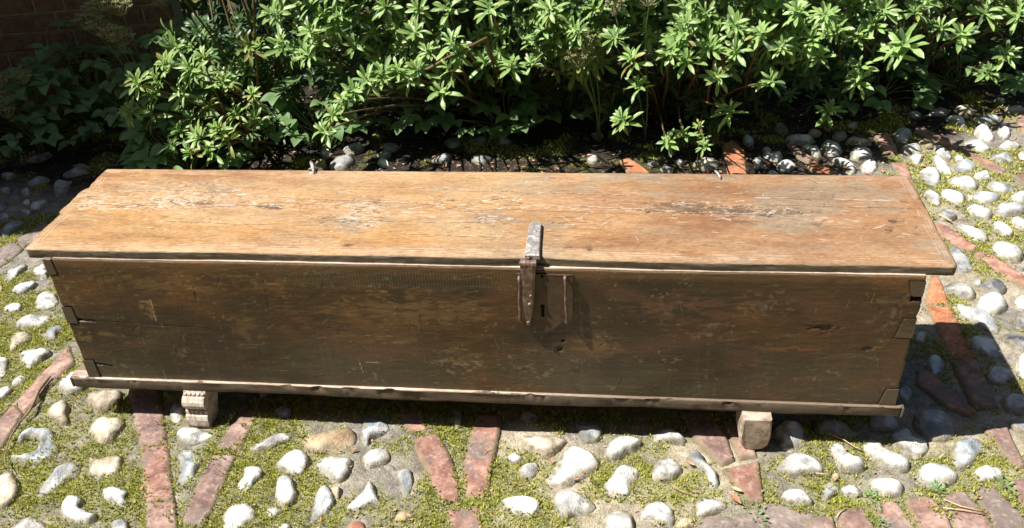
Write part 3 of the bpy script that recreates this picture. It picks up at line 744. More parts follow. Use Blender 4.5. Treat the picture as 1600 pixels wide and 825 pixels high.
n1 = fbm(X, Y, 3, 22, 5, 1); n2 = fbm(X, Y, 1.3, 3.5, 3, 12); n3 = fbm(X, Y, 9, 160, 3, 19); n4 = fbm(X, Y, 30, 30, 4, 23)
c = mixc(c, (0.36, 0.185, 0.09), sstep(0.45, 0.70, n1)*0.8); c = mixc(c, (0.60, 0.43, 0.28), sstep(0.5, 0.66, fbm(X, Y, 6, 30, 4, 51))*0.45); c = mixc(c, (0.27, 0.155, 0.09), sstep(0.62, 0.70, fbm(X, Y, 30, 260, 3, 47))*0.5)
c = mixc(c, (0.62, 0.38, 0.19), sstep(0.55, 0.75, n3)*0.45)
c = mixc(c, (0.55, 0.40, 0.26), sstep(0.5, 0.7, n2)*0.35)
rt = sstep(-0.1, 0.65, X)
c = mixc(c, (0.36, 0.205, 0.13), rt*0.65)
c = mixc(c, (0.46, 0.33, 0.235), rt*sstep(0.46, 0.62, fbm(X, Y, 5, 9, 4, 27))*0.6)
fe = 1-sstep(0.0, 0.05, Y-YL0); c = mixc(c, (0.66, 0.46, 0.29), fe*0.5*(0.5+n4)*(1-rt*0.6))
def wear(px, py, wpx, hpx, seed, amt=0.5, colr=(0.60, 0.57, 0.54), sx=70, sy=190, thr=(0.56, 0.63), dep=0.0006):
    global c, Zt
    cx, cy = Lp(px, py); x2, _ = Lp(px+wpx/2, py); _, y2 = Lp(px, py-hpx/2)
    m_ = blob(X, Y, cx, cy, abs(x2-cx), abs(y2-cy), seed)*sstep(thr[0], thr[1], fbm(X, Y, sx, sy, 4, seed+4))
    c = mixc(c, colr, m_*amt); Zt = Zt-m_*dep
for a in [(250,300,240,46,2), (285,312,110,26,3), (180,322,90,16,4), (128,312,70,30,6), (130,320,50,18,7), (330,318,200,10,8), (430,320,240,14,10), (555,345,90,34,31), (560,318,80,12,33),
          (400,310,160,8,35), (590,325,160,12,36), (690,335,150,10,38), (770,308,50,10,39), (860,325,160,10,41), (530,300,60,8,42), (370,345,30,8,43), (240,357,60,8,44)]:
    wear(*a)
for a in [(1000,325,120,12,45), (1090,325,170,22,46), (1180,328,180,16,47), (1290,340,120,14,48), (1270,300,80,10,49), (1240,345,120,20,50)]:
    wear(*a, amt=0.6, colr=(0.58, 0.50, 0.44))
gr = (0.33, 0.285, 0.24)
for a in [(770,345,90,36,51), (775,315,60,24,52), (700,300,70,20,53), (858,398,44,20,54), (860,352,50,14,55), (900,290,110,24,56), (975,275,120,16,57), (570,350,90,30,58), (230,290,90,20,59), (330,295,90,18,60), (840,285,90,18,61), (1060,300,140,20,21)]:
    wear(*a, amt=0.65, colr=gr, sx=20, sy=60, thr=(0.44, 0.58), dep=0.0002)
dk = (0.12, 0.075, 0.055)
for a in [(425,323,56,7,62), (205,322,40,6,63), (310,318,60,6,22), (1225,331,46,8,24), (1100,327,190,9,25), (1060,318,90,6,26), (590,315,14,7,28), (890,385,14,5,29), (1268,350,24,8,30), (1390,360,12,6,31), (1160,345,70,6,33), (545,383,16,4,34), (1395,345,12,5,35), (795,391,10,6,36), (922,387,9,10,37)]:
    wear(*a, amt=0.85, colr=dk, sx=30, sy=120, thr=(0.34, 0.46), dep=0.0012)
for a in [(1230,370,180,40,2), (1130,345,160,30,5), (950,380,120,16,6), (1010,378,30,14,7), (330,275,160,16,9)]:
    wear(*a, amt=0.5, colr=(0.27, 0.125, 0.07), sx=14, sy=60, thr=(0.44, 0.6), dep=0.0)
# broad grey-brown bloom, reddish patches, and hundreds of small gouges
g1 = sstep(0.50, 0.66, fbm(X, Y, 6, 14, 5, 57)); c = mixc(c, (0.36, 0.30, 0.235), g1*(0.35+0.35*rt)*(0.4+0.6*sstep(-0.5, 0.1, X)))
c = mixc(c, (0.33, 0.17, 0.085), sstep(0.56, 0.70, fbm(X, Y, 9, 16, 4, 59))*(0.25+0.4*rt))
c = mixc(c, (0.66, 0.50, 0.30), sstep(0.56, 0.70, fbm(X, Y, 5, 10, 4, 61))*(0.28-0.2*rt))
c = c*(0.80+0.40*fbm(X, Y, 160, 330, 2, 31))[..., None]
gxx = X[:, 0]; gyy = Y[0]
def stroke(sx_, sy_, ll, aa, colr, amt, dep, wd=0.0013):
    i0, i1 = np.searchsorted(gxx, [sx_-ll, sx_+ll]); j0, j1 = np.searchsorted(YL0+(YL1-YL0)*gy, [sy_-ll*abs(math.sin(aa))-.004, sy_+ll*abs(math.sin(aa))+.004]); q_ = (slice(max(0, i0-2), i1+2), slice(j0, j1))
    if X[q_].size == 0: return
    m_ = line(X[q_], Y[q_], [(sx_-math.cos(aa)*ll/2, sy_-math.sin(aa)*ll/2), (sx_+math.cos(aa)*ll/2, sy_+math.sin(aa)*ll/2)], wd, 3, 0.0015)
    c[q_] = mixc(c[q_], colr, m_*amt); Zt[q_] -= m_*dep
for _k in range(520):
    lt = rng.random() < 0.2
    stroke(rng.uniform(XL0+.03, XL1-.03), rng.uniform(YL0+.02, YL1-.02), rng.uniform(.003, .022), rng.normal(0, .12) if rng.random() < .75 else rng.uniform(-1.5, 1.5), (0.72, 0.66, 0.58) if lt else (0.17, 0.095, 0.055), rng.uniform(.3, .8), 0.0005)
for px, py, wp, hp_, nn in ((285,312,60,22,60), (215,322,40,12,22), (125,315,45,24,26), (430,318,70,10,18), (560,342,50,24,40), (560,318,40,12,14), (780,315,40,14,16), (1090,325,80,18,60), (1200,328,60,12,34), (905,345,60,14,14), (700,320,60,14,14), (1390,350,30,20,10), (340,300,50,16,16), (770,345,40,14,16)):
    for _k in range(int(nn*1.6)):
        q_ = Lp(px+rng.normal(0, wp*.55), py+rng.normal(0, hp_*.4)); lt = rng.random() < (0.45 if px < 1000 else 0.22)
        stroke(q_[0], q_[1], rng.uniform(.004, .020), rng.normal(0.2, .35), (0.66, 0.64, 0.62) if lt else (0.12, 0.085, 0.065), rng.uniform(.5, .95), 0.0012, rng.uniform(.0010, .0024))
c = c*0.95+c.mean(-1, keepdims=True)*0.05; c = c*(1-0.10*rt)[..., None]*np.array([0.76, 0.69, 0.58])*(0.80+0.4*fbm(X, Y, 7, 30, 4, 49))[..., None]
# long cracks and the joint of the back board
for pts, wd, k, dep in [([(110,322),(300,325),(460,316)], 0.0010, 4, .0018), ([(400,306),(640,317),(830,329),(1000,334)], 0.0012, 5, .002), ([(480,340),(700,349),(830,346)], 0.0009, 6, .0015),
                     ([(900,322),(1100,333),(1300,331)], 0.0016, 7, .0025), ([(1130,331),(1200,335),(1235,328)], 0.003, 8, .004), ([(1180,309),(1300,311),(1437,316)], 0.0016, 9, .003),
                     ([(1180,320),(1440,326)], 0.0009, 10, .001), ([(560,290),(800,300),(1000,305)], 0.0007, 12, .001), ([(250,345),(420,350)], 0.0008, 13, .001), ([(620,365),(800,372)], 0.0006, 14, .001)]:
    m_ = line(X, Y, [Lp(*q) for q in pts], wd, k, 0.003); c = mixc(c, (0.05, 0.03, 0.02), m_*0.95); Zt = Zt-m_*dep
    m2 = line(X, Y-wd*1.6, [Lp(*q) for q in pts], wd*0.9, k, 0.003); c = mixc(c, (0.68, 0.60, 0.52), m2*0.35*sstep(0.5, 0.6, fbm(X, Y, 18, 5, 3, k)))  # highlight along each crack, painted as a broken pale line
# scribed mouldings along front, back and ends
for dy, dep in ((0.007, .0012), (0.0125, .0012), (0.020, .0007)):
    for f in (Y-YL0-yf*(1-V_)-dy, YL1-Y-dy+yf*0, X-xa-dy, xb-X-dy):
        g = np.exp(-(f/0.0011)**2)*(0.55+0.45*(fbm(X, Y, 20, 20, 2, 4) > 0.42)); Zt = Zt-g*dep; c = mixc(c, (0.20, 0.12, 0.075), g*0.45)
        g2 = np.exp(-((f-0.0022)/0.0012)**2); c = mixc(c, (0.70, 0.55, 0.42), g2*0.35*sstep(0.4, 0.55, n4))
Zt = Zt + (fbm(X, Y, 4, 10, 3, 14)-0.5)*0.004 + (fbm(X, Y, 25, 110, 3, 16)-0.5)*0.0012
ed = np.minimum(np.minimum(Y-YL0-yf*(1-V_), YL1-Y), np.minimum(X-xa, xb-X)); Zt = Zt-0.0035*(1-np.clip(ed/0.005, 0, 1))**2
nx, ny = X.shape
top = np.stack([X, Y, Zt], -1)
rows = [top]; 
def skirt(edge_pts, thick, colr):
    """rings below the top border"""
    R = []
    for fz, out in ((0.25, 0.0012), (0.6, 0.0012), (0.88, 0.0), (1.0, -0.003)):
        q = edge_pts.copy(); q[:, 2] = q[:, 2]-thick*fz; R.append((q, out))
    return R
bi = np.concatenate([np.arange(nx)*ny, (nx-1)*ny+np.arange(1, ny), (np.arange(nx-2, -1, -1))*ny+ny-1, np.arange(ny-2, 0, -1)])
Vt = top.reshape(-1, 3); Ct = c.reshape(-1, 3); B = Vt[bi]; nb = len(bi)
cen_ = np.array([0, 0.19]); nrm = np.zeros((nb, 2)); tg = np.roll(B, -1, 0)-np.roll(B, 1, 0); nrm[:, 0] = tg[:, 1]; nrm[:, 1] = -tg[:, 0]; nrm /= np.linalg.norm(nrm, axis=1)[:, None]+1e-9
Vs = [Vt]; Cs = [Ct]; F = [gridfaces(nx, ny)]; prev = bi; base_n = len(Vt)
tk = 0.0212+(fbm(B[:, 0], B[:, 1], 9, 9, 4, 4)-0.5)*0.010
for fz, out in ((0.04, 0.0008), (0.10, 0.0014), (0.16, 0.0015), (0.35, 0.0016), (0.65, 0.0014), (0.9, 0.0002), (1.0, -0.003)):
    q = B.copy(); q[:, :2] += nrm*(out+(fbm(B[:, 0]+fz, B[:, 1], 40, 40, 2, 7)-0.5)[:, None]*0.0016); q[:, 2] = B[:, 2]-tk*fz
    n_ = fbm(B[:, 0]*1+fz*0.3, B[:, 1]+fz, 22, 30, 3, 13)
    cc = mixc(np.tile(rc(0.105, 0.08, 0.05), (nb, 1)), (0.22, 0.175, 0.125), sstep(0.5, 0.7, n_)); 
    if fz < 0.1: cc = cc*0.6+np.array([0.45, 0.33, 0.22])*0.4
    idx = base_n+np.arange(nb); F.append(np.stack([prev, idx, np.roll(idx, -1), np.roll(prev, -1)], -1)); prev = idx; base_n += nb
    Vs.append(q); Cs.append(cc)
V = np.concatenate(Vs); Cc = np.concatenate(Cs); F = np.concatenate(F)
# underside: strip across
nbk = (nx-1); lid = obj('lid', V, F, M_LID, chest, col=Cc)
ub = MB(); ub.box(XL0+0.006, XL1-0.006, YL0+0.006, YL1-0.006, ZL-0.0185, ZL-0.008); ubo = ub.build('lid_underside', M_EDGE, lid)
a = ubo.data.color_attributes.new('Col', 'FLOAT_COLOR', 'POINT')
for d in a.data: d.color = (0.18, 0.12, 0.08, 1)

# front board: heightfield in y over (x, z)
st = 0.0019
gx = np.arange(XF0, XF1+st, st); gz = np.linspace(Z1-0.001, ZF, int((ZF-Z1)/st))
X, Zz = np.meshgrid(gx, gz, indexing='ij')
c = np.zeros(X.shape+(3,)); c[:] = (0.095, 0.050, 0.022)
n1 = fbm(X, Zz, 7, 16, 5, 2); n2 = fbm(X, Zz, 2.5, 5, 4, 22); n3 = fbm(X, Zz, 14, 150, 3, 29); n4 = fbm(X, Zz, 25, 25, 4, 35); v1 = fbm(X, Zz, 130, 4, 3, 37)
hz = (Zz-Z1)/(ZF-Z1)
c = mixc(c, (0.21, 0.092, 0.030), sstep(0.46, 0.66, n1)*sstep(0.15, 0.9, hz)*0.75)
c = mixc(c, (0.105, 0.092, 0.055), (1-sstep(0.15, 0.6, hz))*0.75)
c = mixc(c, (0.045, 0.028, 0.017), sstep(0.50, 0.66, n2)*0.8)
c = mixc(c, (0.22, 0.135, 0.06), sstep(0.58, 0.7, n3)*0.22)
c = mixc(c, (0.20, 0.095, 0.05), sstep(0.55, 0.68, fbm(X, Zz, 4, 9, 3, 39))*0.5)
c = mixc(c, (0.22, 0.18, 0.11), sstep(0.60, 0.72, v1)*(1-sstep(0.1, 0.9, hz))*0.16)
c = mixc(c, (0.34, 0.27, 0.17), sstep(0.69, 0.75, fbm(X, Zz, 90, 140, 3, 41))*sstep(0.45, 0.6, n4)*0.5)
c = mixc(c, (0.27, 0.16, 0.08), np.exp(-((hz-0.97)/0.03)**2)*0.5)
Yd = np.zeros(X.shape)
# hundreds of small scratches and nicks
for _k in range(150):
    sx_, sz_ = rng.uniform(XF0+.02, XF1-.02), rng.uniform(Z1+.01, ZF-.01); ll = rng.uniform(.004, .030); aa = rng.choice([0.0, 1.5, 0.6, 2.3, 0.1])+rng.normal(0, .2)
    i0, i1 = np.searchsorted(gx, [sx_-ll, sx_+ll]); j0, j1 = np.searchsorted(gz, [sz_-ll, sz_+ll]); sl_ = (slice(i0, i1), slice(j0, j1))
    m_ = line(X[sl_], Zz[sl_], [(sx_-math.cos(aa)*ll/2, sz_-math.sin(aa)*ll/2), (sx_+math.cos(aa)*ll/2, sz_+math.sin(aa)*ll/2)], 0.0011, 3, 0.0006)
    lt = rng.random() < 0.6; c[sl_] = mixc(c[sl_], (0.40, 0.30, 0.17) if lt else (0.03, 0.018, 0.01), m_*rng.uniform(.3, .8)); Yd[sl_] += m_*0.0006
# band of fine vertical saw marks near the top
xa1, _ = Fp(400, 440); xb1, _ = Fp(790, 440)
saw = sstep(xa1, xa1+0.1, X)*(1-sstep(xb1-0.1, xb1+0.15, X))*sstep(0.80, 0.86, hz)*(1-sstep(0.95, 0.98, hz))
sw = 0.5+0.5*np.sin(X*2*math.pi/0.0062+2*fbm(X, Zz, 20, 5, 2, 6)); c = mixc(c, (0.30, 0.24, 0.16), saw*sw*0.35); Yd += saw*(1-sw)*0.0004
def fblob(px, py, wpx, hpx, colr, amt, seed, thr=(0.42, 0.56), sx=40, sy=90, dep=0.0):
    global c, Yd
    cx, cz = Fp(px, py); x2, _ = Fp(px+wpx/2, py); _, z2 = Fp(px, py-hpx/2)
    m_ = blob(X, Zz, cx, cz, abs(x2-cx), abs(z2-cz), seed)*sstep(thr[0], thr[1], fbm(X, Zz, sx, sy, 4, seed+4))
    c = mixc(c, colr, m_*amt); Yd = Yd+m_*dep
gold = (0.42, 0.27, 0.11); pale = (0.42, 0.38, 0.29)
for a in [(228,470,26,34,gold,.7,3), (238,488,12,20,gold,.6,5), (130,522,24,22,gold,.6,6), (168,522,26,14,gold,.5,7), (600,530,90,12,gold,.6,8), (385,510,40,60,gold,.3,9), (640,480,260,50,gold,.35,10),
          (300,440,300,30,gold,.25,11), (725,555,60,30,gold,.4,12), (1230,545,90,6,(0.38,.16,.06),.7,13), (440,480,30,40,gold,.4,14), (930,540,60,40,gold,.25,16), (1090,480,200,40,(.28,.13,.07),.4,17),
          (560,500,300,60,(.24,.12,.05),.4,18), (200,600,20,30,gold,.3,19)]: fblob(*a[:5], a[5], a[6])
for a in [(110,460,26,30,pale,.4,20), (715,570,70,24,pale,.6,21), (835,578,60,18,pale,.4,23), (1030,480,100,40,pale,.10,24), (860,560,100,30,pale,.12,25), (190,575,20,30,pale,.3,26), (1200,470,80,40,pale,.25,27), (1110,520,60,30,pale,.3,28), (1390,490,60,60,pale,.25,30)]: fblob(*a[:5], a[5], a[6], thr=(.55, .66), sx=90, sy=120)
dk = (0.035, 0.02, 0.012)
for a in [(1285,512,44,14,dk,.85,31,(.35,.5),60,120,.003), (875,545,9,7,dk,.95,32,(.1,.2),40,40,.004), (880,532,6,5,dk,.9,33,(.1,.2),40,40,.004), (1240,512,40,14,dk,.5,34), (480,490,160,60,dk,.4,36), (370,560,200,60,dk,.3,38), (1355,545,14,8,dk,.8,40,(.3,.4),40,40,.002), (430,445,70,12,dk,.4,42), (1180,560,260,60,dk,.25,44), (1310,440,60,10,dk,.4,45)]:
    fblob(a[0], a[1], a[2], a[3], a[4], a[5], a[6], *(a[7:] if len(a) > 7 else ()))
for pts, wd, dep in [([(100,490),(112,496),(180,502),(260,508),(330,512)], .0010, .0012), ([(108,497),(130,500),(148,501)], .0030, .006), ([(136,567),(150,568),(175,572)], .0024, .005),
                     ([(165,410),(180,440),(195,475),(212,520),(228,550)], .0011, .0004), ([(150,435),(160,465)], .0012, .0004), ([(162,430),(172,460)], .0010, .0004), ([(305,455),(308,470)], .0015, .001),
                     ([(412,430),(416,460),(422,480)], .0010, .0006), ([(655,470),(660,520)], .0008, .0005), ([(240,470),(246,502)], .0008, .0004), ([(560,565),(566,582)], .0008, .0003), ([(600,565),(640,566)], .0007, .0003),
                     ([(1010,560),(1090,556)], .0006, .0003), ([(1330,600),(1390,604)], .0006, .0003)]:
    m_ = line(X, Zz, [Fp(*q) for q in pts], wd, 7, 0.0008); Yd += m_*dep; c = mixc(c, dk, m_*(0.9 if dep > 0.002 else 0.55))
for pts in [[(109,500),(150,503)], [(137,570),(160,572)], [(236,468),(245,500)], [(560,562),(567,582)], [(572,566),(596,566)]]:
    m_ = line(X, Zz, [Fp(*q) for q in pts], .0011, 9, 0.0006); c = mixc(c, (0.66, 0.58, 0.50), m_*0.8)
# dovetail pockets at both ends, filled by the pins of the end boards
PL = [(0.402, ZF, 0.019, 0.021), (0.272, 0.318, 0.024, 0.026), (Z1, 0.167, 0.026, 0.028)]
PR = [(0.396, 0.432, 0.030, 0.020), (0.296, 0.345, 0.024, 0.034), (Z1, 0.163, 0.024, 0.034)]
for z0, z1, w0, w1 in PL:
    zz = (Zz-z0)/(z1-z0); wdt = w1+(w0-w1)*np.clip(zz, 0, 1); e = np.maximum(np.abs(X-XF0-wdt), 0)
    g = (np.exp(-(e/0.0016)**2))*((zz > -0.02) & (zz < 1.02)) + np.exp(-(np.minimum(np.abs(Zz-z0), np.abs(Zz-z1))/0.0014)**2)*(X < XF0+wdt)
    g = np.clip(g, 0, 1); Yd += g*0.004; c = mixc(c, dk, g*0.5)
    c = mixc(c, (0.085, 0.065, 0.042), ((X < XF0+wdt) & (zz > 0) & (zz < 1))*0.6)
for z0, z1, w0, w1 in PR:
    zz = (Zz-z0)/(z1-z0); wdt = w1+(w0-w1)*np.clip(zz, 0, 1); e = np.abs(XF1-wdt-X)
    g = (np.exp(-(e/0.0012)**2))*((zz > -0.02) & (zz < 1.02)) + np.exp(-(np.minimum(np.abs(Zz-z0), np.abs(Zz-z1))/0.0012)**2)*(X > XF1-wdt)
    g = np.clip(g, 0, 1); Yd += g*0.0018; c = mixc(c, dk, g*0.25)
    c = mixc(c, (0.13, 0.10, 0.06), ((X > XF1-wdt) & (zz > 0) & (zz < 1))*0.5)
hole = (X > XF1-0.019)*(Zz > 0.386)*(Zz < 0.396); Yd += hole*0.02; c = mixc(c, (0.01, 0.008, 0.006), hole*1.0)
c = c*np.array([0.63, 0.585, 0.50])*(0.75+0.5*fbm(X, Zz, 5, 7, 4, 55))[..., None]
Yd += (fbm(X, Zz, 3, 6, 3, 44)-0.5)*0.005+(fbm(X, Zz, 20, 90, 3, 46)-0.5)*0.0012
Ysurf = 0.0005-0.004*hz+Yd
edz = np.minimum(ZF-Zz, np.minimum(X-XF0, XF1-X)); Ysurf += 0.003*(1-np.clip(edz/0.004, 0, 1))**2
Zw = Zz + np.where(hz > 0.99, (fbm(X, X*0, 8, 1, 3, 4)-0.5)*0.003, 0)
Xw = X + np.where(X < XF0+0.003, (fbm(Zz, Zz*0, 60, 1, 2, 5)-0.5)*0.004+0.0, 0)+np.where(X > XF1-0.003, (fbm(Zz, Zz*0, 70, 1, 3, 6)-0.5)*0.008, 0)
front = np.stack([Xw, Ysurf, Zw], -1).reshape(-1, 3); nx, nz = X.shape
F = [gridfaces(nx, nz)]
V = [front]; Cs = [c.reshape(-1, 3)]
bi = np.concatenate([np.arange(nx)*nz, (nx-1)*nz+np.arange(1, nz), (np.arange(nx-2, -1, -1))*nz+nz-1, np.arange(nz-2, 0, -1)])
B = front[bi]; prev = bi; n0 = len(front)
for yy in (0.005, 0.022):
    q = B.copy(); q[:, 1] = yy; idx = n0+np.arange(len(bi)); n0 += len(bi)
    F.append(np.stack([prev, np.roll(prev, -1), np.roll(idx, -1), idx], -1)); prev = idx; V.append(q)
    t_ = B[:, 2] > ZF-0.004
    cc = np.where(t_[:, None], np.array([[0.62, 0.50, 0.40]]), np.array([[0.15, 0.11, 0.07]])); Cs.append(cc)  # top rim painted pale for the sunlight lying on it
Cs[0][bi[B[:, 2] > ZF-0.004]] = (0.60, 0.46, 0.34)
fb = obj('front_board', np.concatenate(V), np.concatenate(F), M_FRONT, chest, col=np.concatenate(Cs))

def colbox(name, boxes, colr, mt, parent, b=0.002):
    mb = MB()
    for q in boxes: mb.box(*q, b)
    o = mb.build(name, mt, parent); a = o.data.color_attributes.new('Col', 'FLOAT_COLOR', 'POINT')
    for d in a.data: d.color = (*colr, 1)
    return o
le = colbox('end_board', [(XF0+0.0015, XF0+0.0225, 0.0235, YL1-0.02, Z1, ZF-0.002)], (0.17, 0.12, 0.07), M_FRONT, chest)
re = colbox('end_board', [(XF1-0.0225, XF1-0.0015, 0.0235, YL1-0.02, Z1, ZF-0.002)], (0.17, 0.12, 0.07), M_FRONT, chest)
colbox('back_board', [(XF0, XF1, YL1-0.0195, YL1-0.001, Z1, ZF-0.002)], (0.17, 0.12, 0.07), M_FRONT, chest)
def pin(z0, z1, w0, w1, x, sgn, par, colr):
    mb = MB(); y0 = 0.0000-0.004*((z0+z1)/2-Z1)/(ZF-Z1)
    mb.prism([(x-0.0008*sgn, z0+0.0012), (x+sgn*(w1-0.002), z0+0.0012), (x+sgn*(w0-0.002), z1-0.0012), (x-0.0008*sgn, z1-0.0012)], 1, y0, 0.01)
    o = mb.build('dovetail_pin', M_FRONT, par); a = o.data.color_attributes.new('Col', 'FLOAT_COLOR', 'POINT')
    for d in a.data: d.color = (*colr, 1)
for z0, z1, w0, w1 in PL: pin(z0, min(z1, ZF-0.001), w0, w1, XF0, 1, le, (0.085, 0.062, 0.04))
for z0, z1, w0, w1 in PR: pin(z0, z1, w0, w1, XF1, -1, re, (0.095, 0.068, 0.04))

# base board: rounded, chipped front edge
nx = 700; XB0, XB1 = -0.920, 0.9205
xs = np.linspace(XB0, XB1, nx); prof = [(0.0225, 0.0), (0.004, 0.0002), (-0.001, 0.0), (-0.0050, -0.0001), (-0.0059, -0.0010), (-0.0063, -0.0026), (-0.0064, -0.0038), (-0.0064, -0.015), (-0.0063, -0.022), (-0.0054, -0.0265), (-0.004, -0.0272), (0.06, -0.0272)]
V = []; Cb = []
for j, (y, z) in enumerate(prof):
    wv = (fbm(xs, xs*0+j*0.3, 9, 3, 4, 52)-0.5)
    chip = np.clip(fbm(xs, xs*0+j*0.12, 30, 3, 3, 54)-0.60, 0, 1)*0.03
    yy = y+np.where((j > 2) & (j < 11), wv*0.004+chip*(0.3+0.7*(j < 7)), 0)
    low = (fbm(xs, xs*0, 5, 1, 3, 57)-0.5)*0.010*(j >= 7)
    zz = Z1+z-np.where(j >= 7, low, 0)+np.where(j in (3, 4), (fbm(xs, xs*0, 40, 1, 2, 58)-0.5)*0.0015, 0)
    endr = np.minimum(xs-XB0, XB1-xs); yy = yy+0.010*(1-np.clip(endr/0.010, 0, 1))**2*(j > 2)
    V.append(np.stack([xs, yy, zz], -1))
    cc = np.tile(rc(0.095, 0.072, 0.048), (nx, 1)) if j > 3 else np.tile(rc(0.56, 0.44, 0.34), (nx, 1))  # sun on the top ledge put into its colour: paler than the face
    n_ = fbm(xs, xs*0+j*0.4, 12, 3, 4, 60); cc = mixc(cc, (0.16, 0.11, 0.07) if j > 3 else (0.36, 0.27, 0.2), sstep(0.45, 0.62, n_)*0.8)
    if j <= 4: cc = mixc(cc, (0.15, 0.11, 0.075), sstep(0.05, 0.4, xs)*0.9)  # right half of the ledge painted darker, as unlit
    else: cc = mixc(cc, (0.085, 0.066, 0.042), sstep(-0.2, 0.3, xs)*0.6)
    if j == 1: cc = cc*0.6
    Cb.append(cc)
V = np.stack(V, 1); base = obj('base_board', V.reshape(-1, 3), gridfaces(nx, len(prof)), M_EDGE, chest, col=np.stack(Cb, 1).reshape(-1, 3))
o_ = colbox('base_back', [(XB0+0.001, XB1-0.001, 0.0228, YL1+0.004, Z0+0.0004, Z1-0.0006)], (0.19, 0.145, 0.095), M_EDGE, base)
for x in (XB0, XB1):
    ec = MB()
    ec.prism([(y, Z1+z) for y, z in prof[4:11]]+[(0.0225, Z0), (0.0225, Z1-0.0005)], 0, x+0.0005*(1 if x < 0 else -1), x+0.004*(1 if x < 0 else -1))
    o_ = ec.build('base_end', M_EDGE, base); a = o_.data.color_attributes.new('Col', 'FLOAT_COLOR', 'POINT')
    for d in a.data: d.color = (0.16, 0.13, 0.09, 1)

# feet
def foot_left(x0, x1, parent):
    mb = MB(); z = Z0+0.002
    P = [(0.075, z), (-0.006, z), (-0.004, z-0.008), (-0.014, z-0.011), (-0.0205, z-0.018), (-0.0225, z-0.026), (-0.020, z-0.034), (-0.0135, z-0.041), (-0.0105, z-0.046),
         (-0.0150, z-0.048), (-0.0155, z-0.056), (-0.0205, z-0.059), (-0.0235, z-0.068), (-0.0235, z-0.079), (-0.020, z-0.088), (-0.014, 0.004), (0.018, 0.004), (0.030, 0.022), (0.045, 0.05), (0.062, 0.075)]
    P = [(y-0.007*(k > 1 and k < 16), max(zz-0.004, -0.002) if zz < 0.02 else zz) for k, (y, zz) in enumerate(P)]
    mb.prism(P, 0, x0, x1); o = mb.build('foot', M_FOOTL, parent); o['label'] = 'pale carved bracket foot with scrolled front'
    db = MB(); n = 5
    for k in range(n):
        cx = x0+(x1-x0)*(k+0.5)/n
        db.box(cx-0.0034, cx+0.0034, -0.0155, 0.0, z-0.0105, z-0.0035, 0.001)
    db.build('dentil_row', M_FOOTL, o)
    hb = MB()
    for k in range(4):
        cx = x0+(x1-x0)*(k+0.9)/(n)
        hb.sphere((cx, -0.0220, z-0.052), 0.0026, 8, 5)
    hb.build('bead_row', mat_red, o)
    return o
mat_red = mat_plain('red_brown_carved_recess', [(0.14, 0.05, 0.03), (0.24, 0.10, 0.07)], 60)
def foot_right(x0, x1, parent):
    # worn block: rounded lower corners
    mb = MB(); z = Z0+0.002; n = 7; w2 = (x1-x0)/2; cx = (x0+x1)/2
    out = []
    for k in range(n): 
        t = math.pi*k/(n-1); 
        out.append((cx-w2*math.copysign(abs(math.cos(t))**0.8, math.cos(t)), 0.040-0.042*abs(math.sin(t))**0.8))
    O = [(x1-0.003, z), (x0+0.003, z)]+[(x0, 0.06)]+out+[(x1, 0.058)]
    V = []; ys = [(-0.019, 0.90, 0.004), (-0.023, 0.97, 0.001), (-0.0245, 0.93, 0.0), (0.0, 1.0, 0)]
    rings = [(-0.0245, 0.86), (-0.0225, 0.95), (-0.018, 1.0), (0.05, 1.0)]
    c0 = (cx, 0.048); nO = len(O); V = []
    for y, s in rings:
        for (u, v) in O:
            vv = c0[1]+(v-c0[1])*s if v < z-0.001 else v
            V.append((c0[0]+(u-c0[0])*s+random.uniform(-.0006, .0006), y-0.009+0.006*(1-min(1, v/0.09))**1.5+random.uniform(-.0005, .0005), vv))
    F = [(i*nO+k, i*nO+(k+1) % nO, (i+1)*nO+(k+1) % nO, (i+1)*nO+k) for i in range(len(rings)-1) for k in range(nO)]
    F += [tuple(range(nO)), tuple((len(rings)-1)*nO+k for k in range(nO))[::-1]]
    mb.add(V, F); o = mb.build('foot', M_FOOTR, parent); o['label'] = 'worn plain block foot with rounded lower edge'; return o
fxl = on_y(307, 640, -0.02)[0]; fxr = on_y(1181, 670, -0.02)[0]
f1 = foot_left(fxl-0.0265, fxl+0.0255, chest); f2 = foot_right(fxr-0.034, fxr+0.032, chest)
for cx in (fxl, fxr):
    mb = MB(); mb.prism([(YL1-0.002, Z0+0.002), (YL1-0.085, Z0+0.002), (YL1-0.055, 0.004), (YL1-0.012, 0.004)], 0, cx-0.027, cx+0.027); mb.build('foot', M_FOOTR, chest)

# lock plate, guard bars, keyhole
def fx(px, py, y=-0.006): q = on_y(px, py, y); return q[0], q[2]
lp = MB(); yp = -0.0072
xl, zt = fx(806, 428, yp); xr, _ = fx(895, 434, yp); _, zb = fx(850, 519, yp); _, zl_ = fx(808, 502, yp)
xm = (xl+xr)/2; zt = min(zt, ZF-0.004)
O = [(xl, zt), (xl+0.001, zl_+0.01), (xl+0.006, zl_), (xl+0.022, zl_-0.002), (xm-0.012, zb+0.004), (xm, zb), (xm+0.014, zb+0.006), (xr-0.022, zl_+0.002), (xr-0.005, zl_), (xr-0.001, zl_+0.02), (xr, zt)]
lp.prism(O, 1, yp, -0.001)
lock = lp.build('lock_plate', M_IRONDK, chest)
tr = MB(); tr.prism([(xm+0.010, zt+0.0008), (xr-0.002, zt-0.0003), (xr-0.002, zt-0.0018), (xm+0.010, zt-0.0012)], 1, yp-0.0006, yp+0.0005); tr.build('plate_rim', M_IRON, lock)
kx, kz = fx(848, 485, yp)
kb = MB(); kb.sphere((kx, yp+0.0004, kz+0.010), 0.0052, 12, 6, (1, 0.25, 1)); kb.box(kx-0.0028, kx+0.003, yp-0.0006, yp+0.002, kz-0.016, kz+0.008); kb.build('keyhole', M_BLACK, lock)
